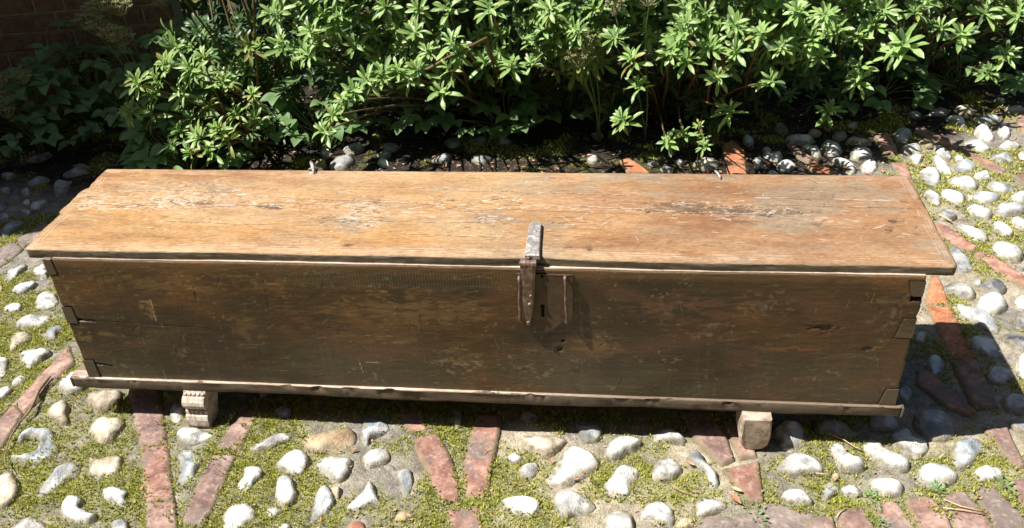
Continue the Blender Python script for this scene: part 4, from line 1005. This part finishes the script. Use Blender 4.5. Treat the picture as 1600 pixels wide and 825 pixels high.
hx_, hz_ = fx(847, 432, yp); hb = MB(); hb.sphere((hx_, yp+0.0004, hz_), 0.004, 10, 5, (1, 0.3, 0.9)); hb.build('nail_hole', M_BLACK, lock)
for (a, b) in (((811, 437), (812, 502)), ((883, 437), (885, 505))):
    x0, z0 = fx(*a, -0.016); x1, z1 = fx(*b, -0.016); g = MB()
    pts = [(x0, yp+0.002, z0+0.002), (x0, yp-0.006, z0+0.001), (x0, -0.0138, z0-0.004)]+[(x0+(x1-x0)*t+0.0006*math.sin(t*9), -0.0140, z0+(z1-z0)*t) for t in (0.2, 0.4, 0.52, 0.6, 0.8, 0.93)]+[(x1, yp-0.006, z1), (x1, yp+0.002, z1-0.001)]
    g.tube(pts, [0.0036, 0.0040, 0.0032, 0.0026, 0.0024, 0.0029, 0.0023, 0.0026, 0.0028, 0.0038, 0.0032], 8); g.build('guard_bar', M_IRON, lock, smooth=True)

# hasp: strap on the lid, hinge knuckles, hanging tongue
hz0 = ZL+0.0015
A = on_z(819, 404, hz0+0.006); Bp = on_z(842, 406, hz0+0.006); C1 = on_z(846, 349, hz0+0.006); D1 = on_z(827, 349, hz0+0.006)
def yf_at(): return YL0-0.006
strap = MB(); pts = [(A[0], yf_at()), (Bp[0], yf_at()), (C1[0]+0.0005, C1[1]-0.004), (C1[0]-0.003, C1[1]+0.004), (D1[0]+0.004, D1[1]+0.005), (D1[0], D1[1]-0.004)]
n = len(pts); cxs = np.mean([p[0] for p in pts]); cys = np.mean([p[1] for p in pts])
V = [(x, y, ZL-0.001) for x, y in pts]+[(x, y, hz0+0.0055) for x, y in pts]+[(cxs+(x-cxs)*0.86, cys+(y-cys)*0.96, hz0+0.008) for x, y in pts]
F = [(i, (i+1) % n, n+(i+1) % n, n+i) for i in range(n)]+[(n+i, n+(i+1) % n, 2*n+(i+1) % n, 2*n+i) for i in range(n)]+[tuple(range(2*n, 3*n)), tuple(range(n))[::-1]]
strap.add(V, F); hasp = strap.build('hasp_strap', M_IRONWORN, chest)
for (u, v) in ((836, 362), (828, 392)):
    nb_ = MB(); q = on_z(u, v, hz0+0.008); nb_.sphere((q[0], q[1], hz0+0.0078), 0.0042, 8, 4, (1, 1, 0.5)); nb_.build('nail_head', M_IRONWORN, hasp, smooth=True)
ky, kz2 = YL0-0.012, ZL-0.008
k0 = on_y(813, 412, ky)[0]; k1 = on_y(838, 412, ky)[0]; kn = MB(); L_ = (k1-k0)
for a, b in ((0.0, 0.36), (0.64, 1.0)): kn.tube([(k0+L_*a, ky, kz2), (k0+L_*b, ky, kz2)], 0.0088, 14)
kn.tube([(k0-0.002, ky, kz2), (k1+0.002, ky, kz2)], 0.0036, 8)
kn.build('hinge_knuckle', M_IRON, hasp)
k3 = MB(); k3.tube([(k0+L_*0.39, ky, kz2), (k0+L_*0.61, ky, kz2)], 0.0080, 14); k3.box(k0+L_*0.39, k0+L_*0.61, ky, YL0+0.004, kz2, hz0+0.004, 0.001); k3.build('hinge_knuckle', M_IRON, hasp)
tn = MB(); yy0 = ky-0.006; TO = 0.0035
xc0 = (k0+k1)/2; xe, ze = on_y(825, 512, -0.021)[0], on_y(825, 512, -0.021)[2]
prof_t = [(0.0, 0.0150, -0.0175), (0.12, 0.0142, -0.0185), (0.3, 0.0135, -0.019), (0.5, 0.0120, -0.0195), (0.7, 0.0095, -0.0190), (0.86, 0.0062, -0.018), (0.95, 0.0042, -0.017), (1.0, 0.0048, -0.0175)]
V = []; zt0 = kz2-0.004
for t, hw, y in prof_t:
    cx = xc0+(xe-xc0)*t; zz = zt0+(ze-zt0)*t
    y += TO
    V += [(cx-hw, y+0.005, zz), (cx-hw, y+0.0015, zz), (cx-hw*0.65, y, zz), (cx+hw*0.65, y, zz), (cx+hw, y+0.0015, zz), (cx+hw, y+0.005, zz)]
F = [(i*6+k, i*6+(k+1) % 6, (i+1)*6+(k+1) % 6, (i+1)*6+k) for i in range(len(prof_t)-1) for k in range(6)]+[tuple(range(6)), tuple((len(prof_t)-1)*6+k for k in range(6))[::-1]]
tn.add(V, F); tongue = tn.build('hasp_tongue', M_IRON, hasp)
for u, v in ((829, 468), (827, 481), (825, 511)):
    kn2 = MB(); q = on_y(u, v, -0.0275); kn2.sphere((q[0], -0.0162 if v < 500 else -0.0140, q[2]), 0.0042 if v < 500 else 0.0055, 8, 5, (1, 0.7, 1)); kn2.build('rivet', M_IRON, tongue, smooth=True)
for (u, v, s_) in ((490, 268, 1.0), (1123, 278, 0.7)):
    q = on_z(u, v, ZL); g = MB(); r = 0.0055*s_
    g.tube([(q[0]+0.004*s_, q[1]-0.014*s_, ZL), (q[0]+0.002, q[1]-0.004, ZL+0.004), (q[0]-0.003*s_, q[1]+0.008*s_, ZL+0.012*s_), (q[0]-0.010*s_, q[1]+0.02*s_, ZL+0.014*s_), (q[0]-0.004*s_, q[1]+0.026*s_, ZL+0.004)], [0.003*s_, 0.0045*s_, 0.0045*s_, 0.004*s_, 0.003*s_], 7)
    if s_ == 1.0:
        g.tube([(q[0]-0.014, q[1]+0.004, ZL+0.003), (q[0]-0.002, q[1]-0.001, ZL+0.009), (q[0]+0.012, q[1]+0.014, ZL+0.003)], [0.0015, 0.0035, 0.0015], 6)
        g.sphere((q[0]+0.001, q[1]-0.008, ZL+0.001), 0.007, 8, 4, (1.4, 0.9, 0.35))
    g.build('hinge_pin', M_IRONWORN, lid, smooth=True)

# ---------------------------------------------------------------- twig and single fallen things
def gz(x, y): return ground_z(x, y)
def path3(P, lift=0.006): return [(lambda q: (q[0], q[1], max(gz(q[0], q[1]), 0)+lift))(on_z(u, v)) for u, v in P]
mb = MB(); mb.tube(path3([(81,592),(76,597),(71,603),(66,610),(61,617),(57,628),(52,640),(44,652),(34,662),(26,674),(19,686),(14,700),(10,716),(10,728),(17,740)], 0.009), [0.0016,.004,.0046,.0038,.0044,.0034,.0036,.0025,.0020,.0018,.0017,.0016,.0014,.0013,.001], 7)
tag(mb.build('dry_twig', M_TWIG, smooth=True), 'long curved dry twig lying across the moss left of the chest', 'twig')
for lab, P, r in (('straw coloured stalk lying across the bricks at the lower right', [(1474,784),(1500,795),(1538,803)], .0014), ('dry stalk just below another, across the bricks at lower right', [(1472,797),(1505,801),(1536,806)], .0014),
                  ('short brown twig on the brick left of the row at lower right', [(1305,813),(1312,804),(1321,797)], .0013), ('thin twig on the moss below the right end of the chest', [(1300,684),(1318,691),(1335,702),(1345,706)], .0012),
                  ('small curved twig on moss in the right half of the foreground', [(1050,762),(1062,770),(1084,777)], .0009), ('orange brown stalk beside the cobbles at far right', [(1466,338),(1476,343),(1486,349)], .003),
                  ('thin twig between the cobbles below the long curved stone', [(1274,743),(1285,744),(1296,745)], .0011), ('short twig beside the round white cobble at right', [(1466,719),(1472,715),(1477,712)], .0015)):
    mb = MB(); mb.tube(path3(P, 0.007), r, 6); tag(mb.build('dry_stalk', M_STRAW, smooth=True), lab, 'twig')
def leaf_flat(u, v, L, ang, lab, mt=M_DRYLEAF, curl=0.25):
    q = on_z(u, v); n = 6; V = []
    for i in range(n):
        t = i/(n-1); w_ = L*0.17*math.sin(math.pi*min(0.98, t*0.9+0.06)); x = (t-0.5)*L
        for s_ in (-1, 0, 1): V.append((x*math.cos(ang)-s_*w_*math.sin(ang), x*math.sin(ang)+s_*w_*math.cos(ang), abs(s_)*w_*0.5+curl*L*(t-0.5)**2))
    F = [(i*3+k, i*3+k+1, (i+1)*3+k+1, (i+1)*3+k) for i in range(n-1) for k in range(2)]
    o = obj('fallen_leaf', V, F, mt, None, (q[0], q[1], max(gz(q[0], q[1]), 0)+0.006)); return tag(o, lab, 'dead leaf')
leaf_flat(1148, 783, 0.035, -0.9, 'red brown dead leaf lying beside the broken brick under the right foot')
leaf_flat(1150, 768, 0.026, -0.5, 'pale pink dead leaf just above the red brown one near the right foot', M_STRAW)
leaf_flat(860, 722, 0.016, 1.0, 'small orange dead leaf left of the largest white cobble in front')
leaf_flat(956, 777, 0.014, 1.1, 'small orange dead leaf below the two lobed white cobble')
leaf_flat(1078, 727, 0.022, -0.6, 'pinkish dead leaf between the moss patch and the bent grey stone')
leaf_flat(552, 706, 0.018, 0.6, 'dark red dead leaf right of the white cobbles in the front left')
leaf_flat(900, 752, 0.014, 0.2, 'tiny red dead leaf below the largest white cobble')

# ---------------------------------------------------------------- plants
def leaf_mesh(name, L, W, droop, fold, mt, kind='lance'):
    n = 7; V = []
    for i in range(n):
        t = i/(n-1)
        if kind == 'lance': w_ = W*float(np.interp(t, [0, .15, .35, .6, .8, .93, 1], [.25, .45, .8, 1.0, .88, .55, .05]))
        else: w_ = W*(math.sin(math.pi*(t**0.62)*0.985+0.02))**0.9
        if i == n-1: w_ = W*0.03
        x = L*t*(1-0.12*droop*t*t); z = L*(0.10*math.sin(t*2)-droop*0.42*t*t)
        for s_ in (-1, 0, 1): V.append((x, s_*w_, z+abs(s_)*fold*w_))
    F = [(i*3+k, i*3+k+1, (i+1)*3+k+1, (i+1)*3+k) for i in range(n-1) for k in range(2)]
    F = [f[::-1] for f in F] if False else F
    return mesh(name, V, np.array(F), mt)
LV = {}
for key, mt in (('n', M_LEAF), ('d', M_LEAFD), ('y', M_LEAFY)):
    LV[key] = [leaf_mesh('leaf', 1.0, 0.103+0.022*(k % 2), (0.2, 0.5, 0.9, 0.0)[k], 0.35, mt) for k in range(4)]
LV['b'] = [leaf_mesh('leaf', 1.0, 0.34+0.04*k, (0.3, 0.8)[k], 0.22, M_BROAD, 'ov') for k in range(2)]
LV['w'] = [leaf_mesh('leaf', 1.0, 0.22, 0.4, 0.3, M_WEED, 'ov')]
LARR = {}
for k, ms in LV.items():
    LARR[k] = []
    for me in ms:
        a = np.zeros(len(me.vertices)*3); me.vertices.foreach_get('co', a); f = np.zeros(len(me.loops), int); me.loops.foreach_get('vertex_index', f)
        LARR[k].append((a.reshape(-1, 3), f.reshape(-1, 4)))
def basis(d, up):
    x = d/np.linalg.norm(d); y = np.cross(up, x); y /= np.linalg.norm(y)+1e-9; z = np.cross(x, y); return np.stack([x, y, z], 1)
def rosette(c, axis_, R, n, key, flat=0.0):
    """returns list of (key, variant, 3x3 scaled basis, location)"""
    axis_ = axis_/np.linalg.norm(axis_); a = np.cross(axis_, (0.31, 0.9, 0.2)); a /= np.linalg.norm(a); b = np.cross(axis_, a); out = []
    ph = random.uniform(0, 6.28)
    for i in range(n):
        t = i/max(1, n-1); th = ph+i*2.39996; open_ = math.radians(98-62*t+random.uniform(-9, 9))
        d = math.sin(open_)*(a*math.cos(th)+b*math.sin(th))+math.cos(open_)*axis_+np.array([random.uniform(-.16, .16) for _ in range(3)])
        L = R*(1.05-0.45*t)*random.uniform(0.85, 1.15)
        o = c+axis_*(R*0.45*(t-0.5))*0.8+np.array([random.uniform(-.1, .1)*R for _ in range(3)])
        B = basis(d, axis_+0.001)*L
        tw = random.uniform(-0.35, 0.35); B = B@np.array([[1, 0, 0], [0, math.cos(tw), -math.sin(tw)], [0, math.sin(tw), math.cos(tw)]])
        k = key if not callable(key) else key()
        out.append((k, random.randrange(len(LV[k])), B, o))
    return out
def emit(plant, leaves, nind):
    loc = np.array(plant.location)
    for k, v, B, o in leaves[:nind]:
        ob = bpy.data.objects.new('leaf', LV[k][v]); COL.objects.link(ob); ob.parent = plant
        mw = Matrix([[*B[i], (o-loc)[i]] for i in range(3)]+[[0, 0, 0, 1]]); ob.matrix_basis = mw
    rest = leaves[nind:]
    if rest:
        Vs = []; Fs = []; fm = []; n = 0; keys = sorted(set(q[0] for q in rest))
        for k, v, B, o in rest:
            a, f = LARR[k][v]; Vs.append(a@B.T+(o-loc)); Fs.append(f+n); n += len(a); fm += [keys.index(k)]*len(f)
        mats = [LV[k][0].materials[0] for k in keys]
        ob = obj('foliage', np.concatenate(Vs), np.concatenate(Fs), mats, plant, fmat=fm); ob['kind'] = 'stuff'
def branch(mb, a, b, r0, r1, sag=0.06, n=6):
    a, b = np.array(a), np.array(b); P = []
    for i in range(n):
        t = i/(n-1); P.append(a+(b-a)*t+np.array([0, 0, math.sin(math.pi*t)*sag])+np.array([math.sin(t*7+a[0]*9), math.cos(t*6+b[0]*5), 0])*0.006)
    mb.tube(P, [r0+(r1-r0)*i/(n-1) for i in range(n)], 6)

def shrub(label, basept, traced, fill, key, group='evergreen shrubs behind the chest', nind=300, arm=None):
    base_ = np.array(basept, float); pl = thing('shrub', label, 'shrub', tuple(base_), group)
    sm = MB(); L1 = []
    for (px, py, yd, R) in traced:
        c_ = on_y(px, py, yd); ax = np.array([random.uniform(-.35, .35)-0.35, -0.55+random.uniform(-.3, .3), 0.85+random.uniform(-.25, .35)])
        L1 += rosette(c_, ax, R*random.uniform(0.95, 1.15), random.randint(14, 22), key)
        branch(sm, np.array([(c_-base_)[0]*0.5+random.uniform(-.12, .12), random.uniform(-.05, .12), 0]), c_-base_, 0.006, 0.002, 0.03)
    L2 = []
    for i, (c_, R, kk) in enumerate(fill):
        out = np.array([random.uniform(-.7, .2), -0.45+random.uniform(-.4, .4), 0.6+random.uniform(-.4, .4)])
        L2 += rosette(np.array(c_), out, R, random.randint(9, 14), kk)
        if i % 14 == 0: branch(sm, np.array([random.uniform(-.15, .15), random.uniform(-.05, .15), 0]), np.array(c_)-base_, 0.006, 0.002, 0.03)
    if arm is not None:
        P = [np.array([arm[0][0]*0+0.05, 0.0, 0])]+[on_y(u, v, y)-base_ for u, v, y in arm]
        sm.tube(P, [0.009]+[0.006-0.0035*i/len(arm) for i in range(len(arm))], 7)
    sm.build('stem', M_STEM, pl, smooth=True)
    emit(pl, L1+L2, nind)
    return pl
# canopy: leafy mass with an overhanging front; yf gives its front face at height z
def yfront(x, z):
    b = np.interp(x, [-1.2, -0.8, -0.4, 0.0, 0.5, 0.9, 1.3, 1.8, 2.4], [1.42, 1.38, 1.52, 1.62, 1.52, 1.60, 1.86, 2.10, 2.3])
    t = np.interp(x, [-1.2, -0.8, -0.4, 0.0, 0.5, 0.9, 1.3, 1.8, 2.4], [1.30, 1.24, 1.22, 1.24, 1.20, 1.34, 1.62, 1.84, 2.1])
    s = sstep(0.10, 0.45, z); return b+(t+0.07-b)*s+np.clip(z-0.45, 0, 2)*0.03
def fillers(x0, x1, n, keyf, zmax=1.5, roof=0):
    out = []; k = 0
    while len(out) < n and k < n*30:
        k += 1
        x = random.uniform(x0, x1); z = random.uniform(0.05, 0.72); dpt = abs(random.gauss(0, 0.20))+0.0; y = yfront(x, z)+dpt
        if z > zmax: continue
        if -0.84 < x < -0.30 and z < 0.33-0.25*max(0, x+0.55) and dpt < 0.16: continue
        if vnoise(np.array(x*6+z*3), np.array(z*7+y*2), 17) < 0.40 and dpt < 0.10: continue
        if z < 0.36 and random.random() < 0.6: dpt += 0.12; y += 0.12
        out.append(((x, y, z), random.choice((0.042, 0.052, 0.06, 0.07)), keyf() if (dpt < 0.16 and z > 0.22) else 'd'))  # deep and low leaves take the dark copy: interior shade put into colour
    for _ in range(roof):
        x = random.uniform(x0, x1); z = 0.66+0.75*random.random()**1.3; y = yfront(x, z)+random.uniform(0.0, 0.75)
        if x > 0.45: y += 0.28; z = 0.66+(z-0.66)*0.6
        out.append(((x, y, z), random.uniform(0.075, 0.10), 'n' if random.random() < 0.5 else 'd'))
    return out
kn_ = lambda: 'n' if random.random() < 0.88 else random.choice('ddy')
ky_ = lambda: random.choice('nnyynn')
T1 = [(215,130,1.16,.065),(262,100,1.2,.06),(300,110,1.2,.06),(240,150,1.18,.055),(205,175,1.12,.06),(235,180,1.15,.06),(285,145,1.2,.055),(330,235,1.1,.05),(310,215,1.12,.06),(340,200,1.15,.05),(370,180,1.2,.06),
      (300,185,1.2,.05),(325,165,1.22,.055),(355,215,1.15,.06),(280,205,1.15,.05),(395,150,1.25,.05),(350,130,1.28,.055),(300,240,1.08,.045),(270,228,1.10,.045),(400,190,1.25,.05),(245,120,1.2,.05),(318,90,1.3,.055)]
T2 = [(508,205,1.00,.058),(522,180,1.02,.045),(540,158,1.05,.058),(552,143,1.06,.05),(575,125,1.08,.055),(598,118,1.10,.06),(622,112,1.10,.055),(640,125,1.1,.05),(655,110,1.12,.055),(690,145,1.1,.06),(702,108,1.12,.05),
      (668,80,1.15,.05),(708,68,1.13,.068),(720,85,1.15,.055),(650,50,1.2,.055),(605,12,1.3,.06),(480,85,1.2,.055),(485,50,1.22,.055),(430,20,1.28,.065),(655,15,1.25,.055),(765,15,1.2,.07),(700,15,1.25,.06),(800,105,1.12,.05)]
T3 = [(1065,60,1.18,.068),(1072,40,1.2,.06),(1050,82,1.16,.06),(1075,95,1.15,.055),(1000,135,1.14,.055),(990,95,1.15,.06),(1110,75,1.2,.055),(1150,80,1.2,.055),(1190,55,1.22,.065),(1150,40,1.25,.055),(1205,130,1.2,.06),
      (1245,20,1.3,.06),(960,60,1.22,.05),(905,50,1.22,.05),(1070,210,1.16,.045),(1045,222,1.14,.05),(1100,228,1.12,.035),(975,190,1.2,.055),(1140,175,1.2,.06),(860,15,1.25,.06),(1120,120,1.16,.055),(830,100,1.1,.045),(930,15,1.28,.05)]
T4 = [(1415,72,1.42,.085),(1395,85,1.44,.06),(1345,105,1.42,.06),(1340,55,1.48,.06),(1310,45,1.45,.055),(1500,55,1.62,.065),(1570,85,1.75,.065),(1270,65,1.4,.055),(1290,25,1.4,.055),(1365,40,1.5,.05),(1470,45,1.6,.05),
      (1295,175,1.45,.065),(1280,90,1.4,.055),(1430,20,1.6,.06),(1380,15,1.55,.06),(1590,25,1.8,.07),(1540,20,1.75,.06),(1450,5,1.65,.055),(1220,75,1.35,.05),(1340,130,1.42,.055),(1545,115,1.75,.05)]
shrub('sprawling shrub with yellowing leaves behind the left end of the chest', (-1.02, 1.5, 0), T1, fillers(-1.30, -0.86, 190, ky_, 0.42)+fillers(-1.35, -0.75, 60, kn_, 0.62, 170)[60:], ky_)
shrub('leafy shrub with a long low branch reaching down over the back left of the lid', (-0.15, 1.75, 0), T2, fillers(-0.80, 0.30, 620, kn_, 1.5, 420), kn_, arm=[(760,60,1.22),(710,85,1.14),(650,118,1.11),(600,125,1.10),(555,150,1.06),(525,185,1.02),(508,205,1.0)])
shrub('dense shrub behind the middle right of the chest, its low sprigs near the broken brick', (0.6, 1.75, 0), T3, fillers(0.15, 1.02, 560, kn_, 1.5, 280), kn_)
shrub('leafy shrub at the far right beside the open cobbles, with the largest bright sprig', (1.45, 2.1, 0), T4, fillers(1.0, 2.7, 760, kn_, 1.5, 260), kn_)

yq = on_y(1092, 196, 1.16); ys_ = thing('small_sprig', 'small yellow sprig over the crusted pale stone just behind the lid', 'sprig', (yq[0], yq[1], 0))
emit(ys_, rosette(yq, np.array([-.4, -.5, .8]), 0.028, 11, 'y')+rosette(yq+np.array([.012, 0, -.045]), np.array([-.4, -.5, .8]), 0.026, 9, 'n'), 20)
g = MB(); g.tube([(0, 0, 0), (0.004, 0, yq[2]*.6), (0, 0, yq[2])], 0.0015, 5); g.build('stem', M_STEM, ys_)
# evergreen hedge closing the bed at the back
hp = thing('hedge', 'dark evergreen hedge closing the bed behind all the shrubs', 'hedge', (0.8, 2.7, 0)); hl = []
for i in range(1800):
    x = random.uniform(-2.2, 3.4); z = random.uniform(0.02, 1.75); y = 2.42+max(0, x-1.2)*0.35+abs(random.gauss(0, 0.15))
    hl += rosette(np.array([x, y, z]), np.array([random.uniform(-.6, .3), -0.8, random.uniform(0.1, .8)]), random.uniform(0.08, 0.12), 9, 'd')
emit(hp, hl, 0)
hs = MB()
for i in range(30): x = -2.1+i*0.19; hs.tube([(x-0.8, 0.1, 0), (x-0.82, 0.05, 0.8), (x-0.78, 0.1, 1.6)], [0.014, 0.011, 0.006], 6)
o = hs.build('stem', M_STEM, hp, smooth=True); o['kind'] = 'stuff'

# broad-leaved ground plants
def broad(label, x, y, n, H, spread, nind=60, lift=0.0, group='broad leaved plants in the shade at the left', L=(0.045, 0.075)):
    pl = thing('leafy_plant', label, 'plant', (x, y, 0), group); sm = MB(); Ls = []
    for i in range(n):
        a = random.uniform(0, 6.28); r = spread*math.sqrt(random.random()); h = H*(1-0.55*(r/spread)**1.5)*random.uniform(0.55, 1.1)+lift
        c_ = np.array([x+r*math.cos(a), y+r*math.sin(a), h]); 
        branch(sm, (random.uniform(-.03, .03), random.uniform(-.03, .03), 0), c_-np.array([x, y, 0]), 0.0025, 0.0012, 0.02, 5)
        for k in range(3):
            th = a+(-1.2, 0, 1.2)[k]+random.uniform(-.3, .3); d = np.array([math.cos(th), math.sin(th), random.uniform(-.35, .25)])
            Ls.append(('b', random.randrange(2), basis(d, np.array([random.uniform(-.3, .3), random.uniform(-.5, .1), 1.0]))*random.uniform(*L), c_))
    sm.build('stem', M_GSTEM, pl, smooth=True); Ls.sort(key=lambda q: -q[3][2]); emit(pl, Ls, nind)
broad('low broad leaved plant at the far left edge in deep shade', -1.85, 1.45, 44, 0.30, 0.28, 120)
broad('broad leaved plant directly behind the back left corner of the lid', -1.18, 1.22, 36, 0.24, 0.22, 100)
broad('broad leaved plant at the foot of the dark brick wall', -1.72, 1.62, 48, 0.40, 0.30, 120)
broad('shaded broad leaved plant between the brick wall and the yellowing shrub', -1.32, 1.52, 50, 0.42, 0.28, 130)
broad('small broad leaved plant low behind the long hanging branch', -0.74, 1.44, 34, 0.30, 0.2, 100, group='broad leaved plants under the shrubs')
broad('dark broad leaved plant in the gap behind the long hanging branch', -0.42, 1.62, 44, 0.34, 0.24, 130, group='broad leaved plants under the shrubs')
broad('dark low broad leaved plant right of the gap behind the hanging branch', -0.12, 1.60, 36, 0.22, 0.22, 108, group='broad leaved plants under the shrubs')
broad('low broad leaved plant under the shrub at the far right', 1.62, 2.0, 30, 0.20, 0.25, 90, group='broad leaved plants under the shrubs')
broad('dim broad leaved plant in the dark gap behind the middle of the chest', 0.12, 1.72, 30, 0.30, 0.28, 90, group='broad leaved plants under the shrubs')
broad('broad leaved plant below the far right shrub, beside the leaf litter', 1.30, 1.86, 22, 0.20, 0.2, 66, group='broad leaved plants under the shrubs')

def umbel(label, base_, heads):
    pl = thing('flowering_umbel', label, 'umbel plant', base_, 'pale umbel flower heads among the leaves'); sm = MB(); b0 = np.array(base_, float)
    for (px, py, yd, R) in heads:
        c_ = on_y(px, py, yd)-b0; branch(sm, (random.uniform(-.02, .02), 0, 0), c_, 0.003, 0.0018, 0.05, 8)
        hd = MB()
        for k in range(14):
            th = k*2.4; rr = R*math.sqrt((k+.5)/14); e = c_+np.array([rr*math.cos(th), rr*math.sin(th)*0.9, 0.03+0.03*(1-rr/R)+random.uniform(-.006, .006)])
            hd.tube([c_, (c_+e)/2+np.array([0, 0, -0.004]), e], [0.0011, 0.0009, 0.0007], 4)
            for j in range(9):
                t2 = j*2.4; r2 = R*0.24*math.sqrt((j+.5)/9); f = e+np.array([r2*math.cos(t2), r2*math.sin(t2), 0.008+random.uniform(-.003, .003)])
                hd.tube([e, f], [0.0005, 0.0006], 3, False); hd.sphere(f, random.uniform(0.0016, 0.003), 5, 3)
        o = hd.build('flower_head', M_UMBEL, pl); 
    sm.build('stem', M_GSTEM, pl, smooth=True)
umbel('tall umbel plant with pale cream seed heads in front of the brick wall', (-1.35, 1.50, 0), [(165,18,1.40,.05),(190,25,1.42,.045),(143,45,1.38,.05),(160,58,1.38,.045),(195,72,1.40,.045),(178,66,1.36,.04),(150,28,1.42,.035)])
umbel('low umbel plant with dull heads at the far left edge', (-1.80, 1.36, 0), [(10,170,1.32,.045),(38,133,1.36,.04),(5,140,1.35,.03),(15,185,1.30,.035)])
umbel('umbel plant with one sunlit head at the top middle of the shrubs', (0.42, 1.5, 0), [(1012,10,1.20,.05),(960,25,1.24,.03)])
umbel('umbel plant with dim hanging heads in the shade of the middle shrub', (0.25, 1.5, 0), [(905,105,1.26,.045),(918,80,1.28,.035),(935,72,1.3,.03)])
for lab, u, v in (('tuft of fresh green weed between the bricks right of the fallen stalk', 1570, 762), ('fresh green weed in the joint left of the stalk covered brick', 1467, 768), ('fresh green weed at the left corner of the brick row', 1362, 780), ('fresh green weed low in the brick joint at the bottom', 1372, 817), ('bright green weed at the corner of the dark slab', 1185, 808)):
    q = on_z(u, v); pl = thing('small_weed', lab, 'weed', (q[0], q[1], 0), 'small weeds in the brick joints'); Ls = []
    for i in range(44):
        th = random.uniform(0, 6.28); r = random.uniform(0, 0.018); d = np.array([math.cos(th), math.sin(th), random.uniform(0.0, 0.9)])
        Ls.append(('w', 0, basis(d, np.array([0, -.2, 1.]))*random.uniform(0.004, 0.009), np.array([q[0]+r*0.9*math.cos(th), q[1]+r*1.9*math.sin(th), 0.005+random.uniform(0, .005)])))
    emit(pl, Ls, 44)

# ---------------------------------------------------------------- brick wall at the back left, Flemish bond
WD = np.array([0.978, 0.208]); WN = np.array([0.208, -0.978]); W0 = np.array([-1.97, 1.85])
wang = math.atan2(WD[1], WD[0])
wall = thing('brick_wall', 'dark shaded brick wall in Flemish bond behind the umbel flowers', 'wall', (W0[0], W0[1], 0)); wall.rotation_euler = (0, 0, wang)
M_WB = mat_plain('wall_brick', [(0.12, 0.075, 0.055), (0.20, 0.125, 0.09), (0.26, 0.17, 0.125)], 25, 0.85, 0.2, 0, 0.6, 0.003)
M_WM = mat_plain('wall_mortar', [(0.28, 0.24, 0.17), (0.44, 0.38, 0.28)], 60, 0.9, 0.2, 0, 0.5, 0.002)
mb = MB(); mb.box(-1.2, 0.49, 0.008, 0.225, -0.05, 2.6); mb.build('mortar_core', M_WM, wall)
sb = {}
for kind, Lb in (('s', 0.215), ('h', 0.1025)):
    mb = MB(); mb.box(-Lb/2, Lb/2, 0.0, 0.05, -0.0325, 0.0325, 0.003); o = mb.build('brick', M_WB, wall); sb[kind] = (o.data, Lb); bpy.data.objects.remove(o)
nbk = 0; restV = MB()
for row in range(34):
    z = 0.045+row*0.0762; x = -1.2+0.01+(0.165 if row % 2 else 0.0); i = row % 2
    x += (fbm(np.array([row*1.0]), np.array([0.]), 1, 1, 1, 3)[0]-0.5)*0.02
    while x < 0.46:
        kd = 's' if i % 2 == 0 else 'h'
        if x+0.215 > 0.5 and kd == 's': kd = 'h'
        me, Lb = sb[kd]
        if x+Lb > 0.515: break
        if -0.35 < x and row < 13 and nbk < 290:
            o = bpy.data.objects.new('brick', me); COL.objects.link(o); o.parent = wall; o.location = (x+Lb/2, random.uniform(-.002, .001), z); o.rotation_euler = (random.uniform(-.01, .01), random.uniform(-.01, .01), random.uniform(-.01, .01)); nbk += 1
        else: restV.box(x, x+Lb, 0.0, 0.03, z-0.0325, z+0.0325)
        x += Lb+0.012; i += 1
o = restV.build('brickwork', M_WB, wall); o['kind'] = 'stuff'
# taller return wall outside the frame on the left: its shadow falls over the left back corner
hw = thing('sky_block_wall', 'tall wall added unseen behind the viewer to block sky light', 'wall', (0, -3.4, 0))  # added wall, out of view: blocks sky light to deepen the shadows
ret = thing('garden_wall', 'tall brick return wall standing beyond the left edge of the courtyard', 'wall', (-2.75, 0.5, 0))
q = NM('return_wall_brick'); bt = q.n('TexBrick'); mp = q.n('Mapping'); mp.inputs['Rotation'].default_value = (math.radians(90), 0, math.radians(90)); q.l(q.pos, mp.inputs[0]); q.l(mp.outputs[0], bt.inputs[0])
bt.inputs['Scale'].default_value = 4.4; bt.inputs['Color1'].default_value = (0.2, 0.09, 0.06, 1); bt.inputs['Color2'].default_value = (0.27, 0.14, 0.09, 1); bt.inputs['Mortar'].default_value = (0.33, 0.28, 0.2, 1)
M_RET = q.fin(bt.outputs[0], 0.85, 0.2)
mb = MB(); mb.box(-5, 6, -0.3, 0.0, -0.05, 5.0); mb.build('wall_body', M_RET, hw)
mb = MB(); mb.box(-5.1, 6.1, -0.45, 0.12, 5.002, 5.12, 0.01); mb.build('coping', M_WM, hw)
mb = MB(); mb.box(-0.11, 0.11, 0.0, 2.3, -0.05, 2.38); mb.build('wall_body', M_RET, ret)
mb = MB(); mb.box(-0.15, 0.15, -0.03, 2.33, 2.382, 2.45, 0.01); mb.build('coping', M_WM, ret)
